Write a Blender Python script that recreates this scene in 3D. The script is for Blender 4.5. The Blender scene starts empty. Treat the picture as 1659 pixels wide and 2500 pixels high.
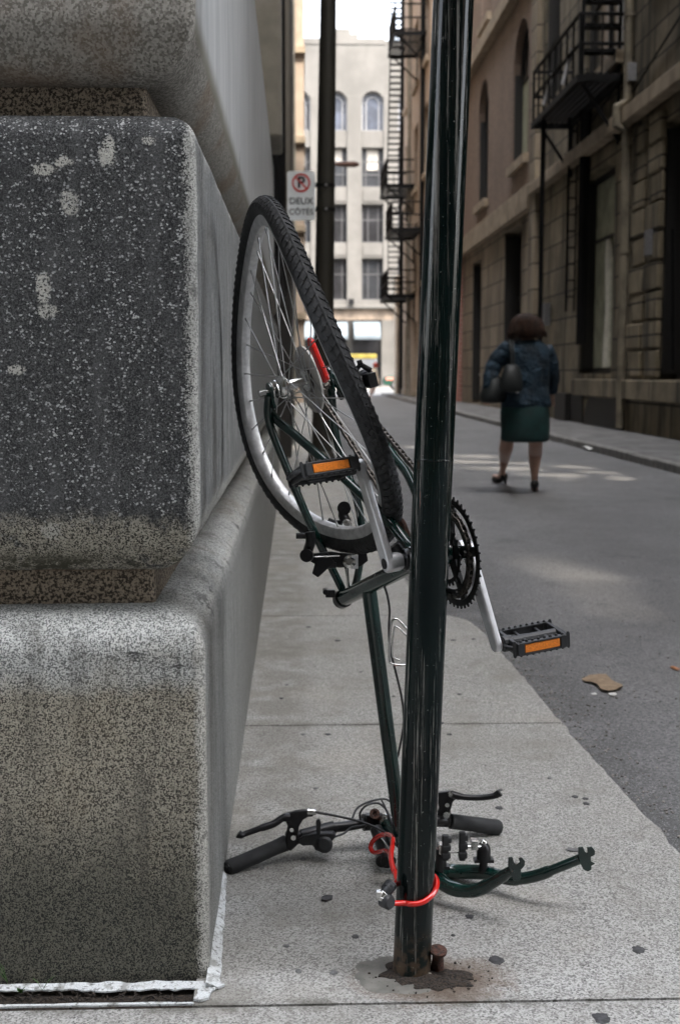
import bpy, math, random
from mathutils import Vector, Matrix, noise
random.seed(7)
PI=math.pi; R=math.radians
sc=bpy.context.scene; col=sc.collection
# ------------------------------------------------------------------ camera
HC=1.05; F=3100.0
PITCH=math.atan(340/F); YAW=R(1.9375427758)
cd=bpy.data.cameras.new('camera'); cam=bpy.data.objects.new('camera',cd); col.objects.link(cam)
cam.location=(0,0,HC); cam.rotation_euler=(PI/2-PITCH,0,-YAW)
cd.sensor_fit='VERTICAL'; cd.sensor_height=36; cd.sensor_width=24; cd.lens=F/2500*36
cd.clip_start=.05; cd.clip_end=2000
cd.dof.use_dof=True; cd.dof.focus_distance=2.22; cd.dof.aperture_fstop=7.1
sc.camera=cam
# ------------------------------------------------------------------ world and sun
SUN_EL=R(55); SUN_DIR=Vector((.35,-.94,0)).normalized()*math.cos(SUN_EL)+Vector((0,0,math.sin(SUN_EL)))
w=bpy.data.worlds.new('World'); sc.world=w; w.use_nodes=True
nt=w.node_tree; bgn=nt.nodes['Background']
sky=nt.nodes.new('ShaderNodeTexSky'); sky.sky_type='NISHITA'; sky.sun_disc=False
sky.sun_elevation=SUN_EL; sky.sun_rotation=math.atan2(SUN_DIR.x,SUN_DIR.y)
sky.air_density=1.0; sky.dust_density=4.0; sky.ozone_density=1.0
hs=nt.nodes.new('ShaderNodeHueSaturation'); hs.inputs['Saturation'].default_value=.36
nt.links.new(sky.outputs[0],hs.inputs['Color']); nt.links.new(hs.outputs[0],bgn.inputs['Color'])
bgn.inputs['Strength'].default_value=.15
sl=bpy.data.lights.new('sun','SUN'); sl.energy=.65; sl.angle=R(.75); sl.color=(1,.89,.74)
so=bpy.data.objects.new('sun',sl); col.objects.link(so); so.rotation_euler=SUN_DIR.to_track_quat('Z','Y').to_euler()
sc.view_settings.view_transform='Standard'; sc.view_settings.look='None'
sc.view_settings.exposure=3.3; sc.view_settings.gamma=1
# ------------------------------------------------------------------ measuring helpers (photo pixel + real distance -> point)
CR=cam.rotation_euler.to_matrix(); c_r=CR@Vector((1,0,0)); c_u=CR@Vector((0,1,0)); c_f=CR@Vector((0,0,-1)); C0=Vector((0,0,HC))
def ray(x,y): return c_f+c_r*(x-829.5)/F-c_u*(y-1250)/F
def at(x,y,Y): d=ray(x,y); return C0+d*(Y/d.y)
def gnd(x,y,z=0): d=ray(x,y); return C0+d*((z-HC)/d.z)
def wx(x,y,X): d=ray(x,y); return C0+d*(X/d.x)
# ------------------------------------------------------------------ shader helpers
class S:
    def __init__(s,t,k): s.t=t; s.k=k
    def _m(s,op,o,sw=False,clamp=False):
        n=s.t.nodes.new('ShaderNodeMath'); n.operation=op; n.use_clamp=clamp
        a,b=(1,0) if sw else (0,1)
        s.t.links.new(s.k,n.inputs[a])
        if isinstance(o,S): s.t.links.new(o.k,n.inputs[b])
        elif o is not None: n.inputs[b].default_value=o
        return S(s.t,n.outputs[0])
    def __add__(s,o): return s._m('ADD',o)
    __radd__=__add__
    def __sub__(s,o): return s._m('SUBTRACT',o)
    def __rsub__(s,o): return s._m('SUBTRACT',o,True)
    def __mul__(s,o): return s._m('MULTIPLY',o)
    __rmul__=__mul__
    def absv(s): return s._m('ABSOLUTE',None)
    def mx(s,o): return s._m('MAXIMUM',o)
    def mn(s,o): return s._m('MINIMUM',o)
    def st(s,a,b):
        n=s.t.nodes.new('ShaderNodeMapRange'); n.interpolation_type='SMOOTHSTEP'
        s.t.links.new(s.k,n.inputs['Value'])
        lo,hi,inv=(a,b,False) if a<b else (b,a,True)
        n.inputs['From Min'].default_value=lo; n.inputs['From Max'].default_value=hi
        if inv: n.inputs['To Min'].default_value=1; n.inputs['To Max'].default_value=0
        return S(s.t,n.outputs[0])
class Mat:
    def __init__(m,name,rough=.6,metal=0,spec=.5):
        m.m=bpy.data.materials.new(name); m.m.use_nodes=True; m.t=m.m.node_tree; m.b=m.t.nodes['Principled BSDF']
        m.b.inputs['Roughness'].default_value=rough; m.b.inputs['Metallic'].default_value=metal
        m.b.inputs['Specular IOR Level'].default_value=spec
        tc=m.t.nodes.new('ShaderNodeTexCoord'); m.P=tc.outputs['Object']
        sp=m.t.nodes.new('ShaderNodeSeparateXYZ'); m.t.links.new(m.P,sp.inputs[0])
        m.x,m.y,m.z=(S(m.t,sp.outputs[i]) for i in range(3))
    def scaled(m,sx,sy,sz):
        n=m.t.nodes.new('ShaderNodeMapping'); n.inputs['Scale'].default_value=(sx,sy,sz); m.t.links.new(m.P,n.inputs[0]); return n.outputs[0]
    def noise(m,scale,detail=2,rough=.5,vec=None,dist=0):
        n=m.t.nodes.new('ShaderNodeTexNoise'); m.t.links.new(vec or m.P,n.inputs['Vector'])
        n.inputs['Scale'].default_value=scale; n.inputs['Detail'].default_value=detail; n.inputs['Roughness'].default_value=rough
        n.inputs['Distortion'].default_value=dist
        return S(m.t,n.outputs['Fac'])
    def voro(m,scale,vec=None,feat='F1',out='Distance'):
        n=m.t.nodes.new('ShaderNodeTexVoronoi'); n.feature=feat; m.t.links.new(vec or m.P,n.inputs['Vector']); n.inputs['Scale'].default_value=scale
        return S(m.t,n.outputs[out])
    def mix(m,f,a,b):
        n=m.t.nodes.new('ShaderNodeMix'); n.data_type='RGBA'
        if isinstance(f,S): m.t.links.new(f.k,n.inputs[0])
        else: n.inputs[0].default_value=f
        for i,c in ((6,a),(7,b)):
            if isinstance(c,S): m.t.links.new(c.k,n.inputs[i])
            else: n.inputs[i].default_value=tuple(c)+(1,) if len(c)==3 else c
        return S(m.t,n.outputs[2])
    def col(m,c):
        if isinstance(c,S): m.t.links.new(c.k,m.b.inputs['Base Color'])
        else: m.b.inputs['Base Color'].default_value=tuple(c)+(1,)
        return m
    def rough(m,r): m.t.links.new(r.k,m.b.inputs['Roughness']); return m
    def bump(m,h,strength=.5,dist=.002):
        n=m.t.nodes.new('ShaderNodeBump'); n.inputs['Strength'].default_value=strength; n.inputs['Distance'].default_value=dist
        m.t.links.new(h.k,n.inputs['Height']); m.t.links.new(n.outputs[0],m.b.inputs['Normal']); return m
    def brick(m,bw,bh,mortar,vec,bias=0):
        n=m.t.nodes.new('ShaderNodeTexBrick'); m.t.links.new(vec,n.inputs['Vector']); n.inputs['Scale'].default_value=1
        n.inputs['Brick Width'].default_value=bw; n.inputs['Row Height'].default_value=bh; n.inputs['Mortar Size'].default_value=mortar
        n.inputs['Color1'].default_value=(0,0,0,1); n.inputs['Color2'].default_value=(1,1,1,1); n.inputs['Mortar'].default_value=(.5,.5,.5,1)
        return S(m.t,n.outputs['Fac']),S(m.t,n.outputs['Color'])
    def vec(m,a,b,c=None):
        n=m.t.nodes.new('ShaderNodeCombineXYZ')
        for i,k in enumerate((a,b,c)):
            if k is not None: m.t.links.new(k.k,n.inputs[i])
        return n.outputs[0]
def simple(name,c,rough=.6,metal=0,spec=.5,var=.25,vs=30,bump=0,bs=200,bd=.001):
    m=Mat(name,rough,metal,spec)
    n=m.noise(vs,4,.6)
    m.col(m.mix(n.st(.3,.7),[k*(1-var) for k in c],[min(1,k*(1+var)) for k in c]))
    if bump: m.bump(m.noise(bs,3,.6),bump,bd)
    return m.m
MT={}
# ------------------------------------------------------------------ mesh helpers
class MB:
    def __init__(s): s.v=[]; s.f=[]
    def add(s,vs,fs):
        o=len(s.v); s.v+= [Vector(p) for p in vs]; s.f+=[tuple(i+o for i in f) for f in fs]; return s
    def box(s,a,b,M=None):
        x0,y0,z0=a; x1,y1,z1=b
        vs=[Vector(p) for p in ((x0,y0,z0),(x1,y0,z0),(x1,y1,z0),(x0,y1,z0),(x0,y0,z1),(x1,y0,z1),(x1,y1,z1),(x0,y1,z1))]
        if M: vs=[M@p for p in vs]
        return s.add(vs,[(0,3,2,1),(4,5,6,7),(0,1,5,4),(1,2,6,5),(2,3,7,6),(3,0,4,7)])
    def cbox(s,c,sx,sy,sz,ax=None):
        # box centred at c, along axes ax=(X,Y,Z)
        ax=ax or (Vector((1,0,0)),Vector((0,1,0)),Vector((0,0,1)))
        M=Matrix((ax[0],ax[1],ax[2])).transposed().to_4x4(); M.translation=Vector(c)
        return s.box((-sx/2,-sy/2,-sz/2),(sx/2,sy/2,sz/2),M)
    def tube(s,pts,r,seg=12,caps=True,close=False,flat=None):
        pts=[Vector(p) for p in pts]; n=len(pts); rs=r if isinstance(r,(list,tuple)) else [r]*n
        T=[]
        for i in range(n):
            a=pts[(i-1)%n] if (i>0 or close) else pts[i]; b=pts[(i+1)%n] if (i<n-1 or close) else pts[i]
            T.append((b-a).normalized())
        up=Vector((0,0,1)) if abs(T[0].z)<.9 else Vector((1,0,0))
        nrm=(up-T[0]*up.dot(T[0])).normalized(); rings=[]
        for i in range(n):
            nrm=(nrm-T[i]*nrm.dot(T[i])).normalized(); bi=T[i].cross(nrm)
            rings.append([pts[i]+(nrm*math.cos(2*PI*k/seg)+bi*math.sin(2*PI*k/seg)*(flat or 1))*rs[i] for k in range(seg)])
        vs=[p for g in rings for p in g]; fs=[]
        for i in range(n if close else n-1):
            for k in range(seg):
                a=i*seg+k; b=i*seg+(k+1)%seg; j=((i+1)%n)*seg
                fs.append((a,b,j+(k+1)%seg,j+k))
        if caps and not close:
            fs.append(tuple(reversed(range(seg)))); fs.append(tuple((n-1)*seg+k for k in range(seg)))
        return s.add(vs,fs)
    def lathe(s,c,ax,prof,seg=48,ang0=0):
        # prof: list of (along axis, radius); closed ends where radius is 0
        ax=Vector(ax).normalized(); e=Vector((0,0,1)) if abs(ax.z)<.9 else Vector((1,0,0))
        e1=(e-ax*e.dot(ax)).normalized(); e2=ax.cross(e1); c=Vector(c)
        vs=[];fs=[]
        for (a,r) in prof:
            for k in range(seg):
                t=2*PI*k/seg+ang0; vs.append(c+ax*a+(e1*math.cos(t)+e2*math.sin(t))*r)
        for i in range(len(prof)-1):
            for k in range(seg):
                k2=(k+1)%seg; fs.append((i*seg+k,i*seg+k2,(i+1)*seg+k2,(i+1)*seg+k))
        return s.add(vs,fs)
    def disc(s,c,ax,r,h,seg=24):
        return s.lathe(c,ax,[(-h/2,.0001),(-h/2,r),(h/2,r),(h/2,.0001)],seg)
    def plate(s,poly,c,u,v,w,th):
        # extruded polygon: 2D pts in u,v; thickness th along w (centred)
        n=len(poly); c=Vector(c)
        a=[c+u*p[0]+v*p[1]+w*(th/2) for p in poly]; b=[c+u*p[0]+v*p[1]-w*(th/2) for p in poly]
        return s.add(a+b,[tuple(range(n)),tuple(reversed(range(n,2*n)))]+[(i,i+n,(i+1)%n+n,(i+1)%n) for i in range(n)])
    def ringplate(s,outer,inner,c,u,v,w,th):
        n=len(outer); c=Vector(c)
        def L(P,d): return [c+u*p[0]+v*p[1]+w*d for p in P]
        vs=L(outer,th/2)+L(inner,th/2)+L(outer,-th/2)+L(inner,-th/2); fs=[]
        for i in range(n):
            j=(i+1)%n
            fs+=[(i,j,n+j,n+i),(2*n+i,3*n+i,3*n+j,2*n+j),(i,2*n+i,2*n+j,j),(n+i,n+j,3*n+j,3*n+i)]
        return s.add(vs,fs)
    def build(s,name,mat,parent=None,smooth=None,bevel=0,sub=0,seg=2):
        o0=org(parent)
        me=bpy.data.meshes.new(name); me.from_pydata([p-o0 for p in s.v],[],s.f); me.update()
        import bmesh
        bm=bmesh.new(); bm.from_mesh(me)
        if smooth!='keep': bmesh.ops.remove_doubles(bm,verts=bm.verts,dist=1e-5)
        bmesh.ops.recalc_face_normals(bm,faces=bm.faces); bm.to_mesh(me); bm.free()
        o=bpy.data.objects.new(name,me); col.objects.link(o)
        if parent is not None: o.parent=parent
        me.materials.append(mat if not isinstance(mat,str) else MT[mat])
        if smooth:
            for p in me.polygons: p.use_smooth=True
            me.set_sharp_from_angle(angle=R(smooth if not isinstance(smooth,str) else 40))
        if bevel:
            b=o.modifiers.new('bevel','BEVEL'); b.width=bevel; b.segments=seg; b.limit_method='ANGLE'; b.angle_limit=R(40)
        if sub:
            m=o.modifiers.new('sub','SUBSURF'); m.levels=sub; m.render_levels=sub
        return o
def org(p):
    o=Vector((0,0,0))
    while p is not None: o+=p.location; p=p.parent
    return o
def tag(o,label,cat,group=None,kind=None):
    if label: o['label']=label
    if cat: o['category']=cat
    if group: o['group']=group
    if kind: o['kind']=kind
    return o
def empty(name,loc,label,cat,group=None):
    o=bpy.data.objects.new(name,None); o.empty_display_size=.1; col.objects.link(o); o.location=loc; return tag(o,label,cat,group)
def struct(name,mb,mat,**k):
    o=mb.build(name,mat,**k); o['kind']='structure'; return o
def smoothpath(pts,n=6):
    P=[Vector(p) for p in pts]; P=[P[0]*2-P[1]]+P+[P[-1]*2-P[-2]]; out=[]
    for i in range(1,len(P)-2):
        for k in range(n):
            t=k/n; a,b,c,d=P[i-1:i+3]
            out.append(.5*((2*b)+(c-a)*t+(2*a-5*b+4*c-d)*t*t+(3*b-a-3*c+d)*t**3))
    out.append(P[-2]); return out
def lerp(a,b,t): return a+(b-a)*t
# ================================================================== MATERIALS
def granite_block():      # weathered rusticated block; object origin = corner at ground
    m=Mat('weathered_granite',.85)
    gr=m.voro(460,out='Color'); fine=m.noise(260,4,.85)*.55+gr*.45; fl=m.voro(300,m.scaled(1,1,1.25),out='Color')*.6+m.noise(60,3,.7)*.4; big=m.noise(7,5,.6); mid=m.noise(28,4,.65)
    dark=m.mix(fine.st(.38,.66),(.006,.007,.008),(.085,.087,.086))
    fleck=fl.st(.665,.72)
    patch=m.noise(11,5,.7)
    dark=m.mix(fleck*(patch.st(.3,.62)*.8+.2),dark,(.50,.51,.50))
    pale=m.mix(fine.st(.38,.58),(.03,.028,.021),(.47,.44,.365))
    # lower band where rain does not reach, right hand arris and top edge washed pale
    wob=(mid-.5)*.10+(big-.5)*.08
    low=(m.z+wob*.8).st(.822,.782)
    edge=((m.x+wob*.25).st(-.034,.002)+fine*1.2-.85).st(.05,.55)
    top=(m.z+(m.noise(22,3)-.5)*.02).st(1.470,1.486)
    olive=(m.z+wob*.6).st(.765,.725)*(mid.st(.42,.56))
    c=m.mix(low*(mid.st(.28,.48)),dark,pale)
    c=m.mix(olive,c,(.05,.048,.03))
    c=m.mix(edge*.8,c,m.mix(fine.st(.35,.6),(.26,.26,.24),(.60,.60,.56))); c=m.mix(top*.85,c,(.46,.44,.40))
    # pale scars left by posters and droppings: centre x,z (metres) and radii
    for (sx,sz,rx,rz) in SCARS:
        dx=(m.x-sx)*(1/rx); dz=(m.z-sz)*(1/rz)
        d=dx*dx+dz*dz+(mid-.5)*2.2+(m.noise(80,4,.7)-.5)*3.4
        c=m.mix(d.st(1.2,.5)*(fine.st(.38,.5)*.9+.05),c,(.55,.54,.49))
    run=m.noise(1,5,.65,m.scaled(22,22,3)); c=m.mix(run.st(.45,.68)*.35*(1-low),c,(.11,.112,.112)); c=m.mix(m.noise(7,6,.8).st(.54,.64)*.5,c,(.018,.019,.02))
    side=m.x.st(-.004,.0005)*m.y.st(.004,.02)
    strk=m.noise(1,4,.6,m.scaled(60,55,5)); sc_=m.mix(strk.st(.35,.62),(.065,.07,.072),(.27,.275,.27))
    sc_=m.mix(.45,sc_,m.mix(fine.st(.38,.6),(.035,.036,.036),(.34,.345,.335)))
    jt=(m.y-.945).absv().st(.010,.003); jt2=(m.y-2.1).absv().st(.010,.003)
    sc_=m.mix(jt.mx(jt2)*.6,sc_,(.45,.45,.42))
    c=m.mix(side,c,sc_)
    m.col(c); m.bump(fine+m.noise(120,3)*.8,.9,.0025); return m.m
def granite_base():
    m=Mat('speckled_granite_base',.88)
    fine=m.noise(260,4,.85)*.5+m.voro(470,out='Color')*.5; big=m.noise(4,5,.6); mid=m.noise(20,4,.65)
    wob=(mid-.5)*.12+(big-.5)*.15
    spk=fine.st(.36,.60)
    pale=m.mix(spk,(.035,.031,.024),(.41,.38,.305))
    white=m.mix(spk,(.13,.135,.13),(.60,.61,.585))
    dark=m.mix(spk,(.010,.011,.009),(.135,.13,.10))
    c=m.mix((m.z+wob).st(.40,.12),pale,dark)
    c=m.mix((m.z+wob*.45).st(.50,.55),c,white)
    c=m.mix(big.st(.5,.68)*.35,c,m.mix(spk,(.08,.06,.03),(.34,.29,.2)))
    c=m.mix(((m.x+wob*.25).st(-.030,.003)+fine*1.1-.85).st(.05,.6)*.75,c,m.mix(spk,(.22,.22,.2),(.52,.51,.47)))
    blot=m.noise(9,5,.75,m.scaled(1,1,2.2)); zone=(m.z-.585).absv().st(.07,.02)
    c=m.mix(blot.st(.56,.62)*zone*.85,c,(.03,.03,.03))
    run=m.noise(1,5,.65,m.scaled(26,26,2.2)); c=m.mix(run.st(.50,.70)*.40,c,(.05,.048,.04)); lb=m.noise(6,6,.75); c=m.mix(lb.st(.50,.66)*.35,c,(.10,.094,.075))
    side=m.x.st(-.006,.001)*m.y.st(.004,.03)
    strk=m.noise(1,5,.6,m.scaled(40,45,4)); s_=m.mix(strk.st(.3,.7),(.13,.135,.13),(.33,.33,.31))
    s_=m.mix(.55,s_,m.mix(spk,(.05,.05,.047),(.40,.40,.38))); s_=m.mix(blot.st(.55,.66)*m.z.st(.5,.62)*.7,s_,(.05,.05,.05))
    c=m.mix(side,c,s_)
    m.col(c); m.bump(fine+m.noise(130,3)*.7,.9,.0025); return m.m
def granite_recess():
    m=Mat('brown_granite_recess',.9)
    f=m.noise(190,3,.75).st(.43,.57); c=m.mix(f,(.045,.035,.025),(.34,.28,.21))
    c=m.mix(m.noise(14,4,.7).st(.62,.72)*.9,c,(.02,.018,.015)); c=m.mix((m.z-.716).absv().st(.013,.007)*(m.noise(9,3).st(.35,.5)),c,(.17,.12,.085))
    m.col(c); m.bump(m.noise(250,3),.8,.003); return m.m
def limestone():
    m=Mat('grey_limestone',.82)
    f=m.noise(140,4,.8)*.6+m.voro(260,out='Color')*.4; b=m.noise(3.2,5,.6); hz=m.noise(1,4,.6,m.scaled(14,14,70))
    c=m.mix(f.st(.36,.64),(.15,.14,.12),(.38,.36,.32))
    c=m.mix(hz.st(.5,.7)*m.z.st(1.66,1.8)*.4,c,(.42,.40,.36))
    c=m.mix((b.st(.48,.66))*m.z.st(1.78,1.66)*.55,c,(.19,.125,.075))
    side=m.x.st(-.004,.0)*m.y.st(.004,.05); strk=m.noise(1,5,.6,m.scaled(14,9,1.6))
    s_=m.mix(strk.st(.3,.72),(.38,.39,.39),(.50,.505,.50)); s_=m.mix(m.z.st(1.66,1.60),s_,(.20,.19,.15))  # round underside of the side run darkened, its shade put into the colour
    jt=(m.y-1.62).absv().st(.012,.004); s_=m.mix(jt*m.z.st(1.70,1.66),s_,(.05,.05,.04))
    c=m.mix(side,c,s_)
    m.col(c); m.bump(f+hz*.5,.6,.002); return m.m
def sidewalk_mat():
    m=Mat('worn_concrete_paving',.9)
    f=m.noise(150,4,.85)*.6+m.voro(300,out='Color')*.4; b=m.noise(1.6,5,.6); mid=m.noise(9,5,.65)
    c=m.mix(f.st(.34,.62),(.14,.139,.132),(.43,.425,.405))
    c=m.mix(mid.st(.4,.75)*.35,c,(.245,.235,.21)); c=m.mix(b.st(.5,.75)*.35,c,(.22,.21,.19))
    pit=m.voro(85); spot=m.noise(6,3).st(.15,.5)
    c=m.mix(pit.st(.19,.11)*spot*.85,c,(.04,.038,.034))
    pit2=m.voro(30,m.scaled(1,2.2,1)); c=m.mix(pit2.st(.13,.08)*.85,c,(.045,.042,.037)); pit3=m.voro(55); c=m.mix(pit3.st(.14,.09)*.8,c,(.05,.047,.042))
    c=m.mix((m.noise(420,2).st(.64,.7))*.5,c,(.52,.5,.46))
    warm=m.noise(2.3,4).st(.52,.68)*.35; c=m.mix(warm*.6,c,(.36,.32,.26))
    cr=m.noise(2.1,7,.72,dist=.6); crk=(cr-.5).absv().st(.0035,.001)*m.noise(1.3,3).st(.52,.6); c=m.mix(crk*.8,c,(.05,.048,.044))
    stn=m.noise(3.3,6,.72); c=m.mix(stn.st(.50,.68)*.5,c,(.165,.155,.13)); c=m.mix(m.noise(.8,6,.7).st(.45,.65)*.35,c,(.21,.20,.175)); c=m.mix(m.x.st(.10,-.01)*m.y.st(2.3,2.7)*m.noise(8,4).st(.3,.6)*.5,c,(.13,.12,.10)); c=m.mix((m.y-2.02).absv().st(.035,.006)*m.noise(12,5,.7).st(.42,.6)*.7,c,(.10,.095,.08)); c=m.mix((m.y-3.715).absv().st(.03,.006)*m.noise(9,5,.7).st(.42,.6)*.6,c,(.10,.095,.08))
    dx=m.x-.235; dy=m.y-2.10; rr_=(dx*dx*.6+dy*dy*1.3); nn=m.noise(26,5,.75)
    c=m.mix((rr_+(nn-.5)*.016).st(.011,.001)*.85,c,(.05,.036,.025)); c=m.mix((rr_+(nn-.5)*.03).st(.016,.006)*.4,c,(.15,.10,.065))
    m.col(c); m.bump(f*1.0+pit.st(.05,.2)*.6,.8,.0018); return m.m
def asphalt_mat():
    m=Mat('grey_asphalt',.85)
    f=m.noise(85,5,.85); b=m.noise(.7,5,.6,m.scaled(1,.6,1)); mid=m.noise(5,5,.65)
    c=m.mix(f.st(.36,.62),(.05,.05,.052),(.23,.23,.232))
    c=m.mix(b.st(.40,.62)*.45,c,(.085,.085,.086)); c=m.mix(mid.st(.45,.75)*.35,c,(.20,.20,.20)); ol=m.noise(1.7,6,.75); c=m.mix(ol.st(.56,.64)*.5,c,(.055,.055,.055)); pt=m.noise(.55,4,.6,m.scaled(1,.7,1)); c=m.mix(pt.st(.498,.502)*.18,c,(.08,.08,.08)); c=m.mix(m.x.st(1.2,.84)*m.noise(5,5,.7).st(.3,.6)*.8,c,(.065,.066,.066))
    c=m.mix(m.noise(230,2).st(.60,.66)*.7,c,(.40,.40,.40))
    # tar lines and worn kerb side
    cr=m.noise(1.1,7,.75,m.scaled(.35,2.6,1)); c=m.mix((cr-.5).absv().st(.004,.001)*.35*m.noise(.9,2).st(.55,.65),c,(.05,.05,.05))
    m.col(c); m.bump(f+m.noise(320,2)*.6,.9,.003); return m.m
def street_wall_stone(name,c1,c2,bw,bh,stain=(.03,.028,.02)):
    m=Mat(name,.9)
    v=m.vec(m.y,m.z); fac,cc=m.brick(bw,bh,.018,v)
    n=m.noise(1.3,6,.65); s=m.noise(1,5,.65,m.scaled(2.2,2.2,.28)); f=m.noise(24,4,.6)
    c=m.mix(n.st(.3,.72),c1,c2); c=m.mix(cc*.55,c,[k*.55 for k in c1]); c=m.mix(f.st(.3,.7)*.35,c,[k*.6 for k in c1])
    c=m.mix(s.st(.44,.66)*.8,c,stain); c=m.mix(fac*.9,c,(.015,.013,.010))
    m.col(c); m.bump(f-fac*1.5,.5,.03); return m.m
def brick_mat(name,c1,c2,mort=(.16,.14,.12)):
    m=Mat(name,.9); v=m.vec(m.x+m.y,m.z); fac,cc=m.brick(.24,.08,.012,v)
    c=m.mix(cc,c1,c2); c=m.mix(fac*.6,c,mort); c=m.mix(m.noise(1,5,.65,m.scaled(1.2,1.2,.4)).st(.4,.7)*.4,c,[k*.55 for k in c1])
    m.col(c); return m.m
def painted_post():
    m=Mat('scratched_green_paint_and_sheen',.1,0,.26)
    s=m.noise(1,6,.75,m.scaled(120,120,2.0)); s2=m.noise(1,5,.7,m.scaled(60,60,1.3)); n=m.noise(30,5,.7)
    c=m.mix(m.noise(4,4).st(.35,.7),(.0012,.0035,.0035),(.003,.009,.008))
    c=m.mix(s.st(.56,.63)*.8,c,(.17,.165,.15)); c=m.mix(m.noise(1,6,.8,m.scaled(55,55,.9)).st(.55,.62)*m.z.st(.7,1.1)*.6,c,(.12,.11,.10))  # fine scratches, then a coarse upper band painted as a reflection
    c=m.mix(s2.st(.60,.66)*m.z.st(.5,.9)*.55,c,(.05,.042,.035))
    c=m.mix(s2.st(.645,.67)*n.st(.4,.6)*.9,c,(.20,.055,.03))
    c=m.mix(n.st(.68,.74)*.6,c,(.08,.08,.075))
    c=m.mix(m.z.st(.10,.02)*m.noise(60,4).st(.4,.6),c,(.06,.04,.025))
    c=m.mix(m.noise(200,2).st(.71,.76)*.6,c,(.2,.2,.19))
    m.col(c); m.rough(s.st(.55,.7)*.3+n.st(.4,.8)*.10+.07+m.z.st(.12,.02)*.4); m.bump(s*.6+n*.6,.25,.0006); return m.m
def green_paint():
    m=Mat('dark_green_frame_paint',.2,0,.7)
    n=m.noise(70,4,.7); c=m.mix(m.noise(9,3).st(.3,.7),(.002,.013,.011),(.004,.030,.024))
    c=m.mix(n.st(.69,.74)*.9,c,(.13,.05,.02)); c=m.mix(m.noise(160,3).st(.71,.76)*.7,c,(.16,.15,.13))
    m.col(c); m.rough(n.st(.45,.8)*.25+.12); return m.m
def tyre_mat():
    m=Mat('black_tyre_rubber',.72); n=m.noise(120,4,.7); m.col(m.mix(n.st(.35,.75),(.012,.0125,.013),(.042,.043,.045))); m.bump(m.noise(300,3),.3,.0006); return m.m
def rusty(name,c=(.12,.05,.03)):
    m=Mat(name,.85); m.col(m.mix(m.noise(140,4,.7).st(.35,.65),(.03,.02,.016),c)); m.bump(m.noise(220,4),.9,.003); return m.m
def skyglass(name,c,rough=.12):
    m=Mat(name,rough,0,.8 if rough<.2 else .25); n=m.noise(.9,4,.6); m.col(m.mix(n.st(.35,.68),[k*.45 for k in c],c)); return m.m
def far_stone():
    m=Mat('pale_far_stone',.85); n=m.noise(.35,5,.6); g=m.noise(1,4,.6,m.scaled(.6,.6,.15))
    c=m.mix(n.st(.3,.7),(.072,.068,.061),(.105,.099,.09)); c=m.mix(g.st(.5,.7)*m.z.st(15,18)*.6,c,(.075,.07,.063))
    m.col(c); return m.m
SCARS=[(-.145,1.400,.016,.018),(-.140,1.418,.010,.016),(-.245,1.378,.022,.010),(-.215,1.390,.016,.009),(-.205,1.325,.017,.019),(-.252,1.190,.013,.024),
       (-.247,1.150,.018,.012),(-.298,1.055,.016,.009),(-.250,.785,.018,.014),(-.45,1.30,.012,.012),(-.075,1.425,.012,.008)]
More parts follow.
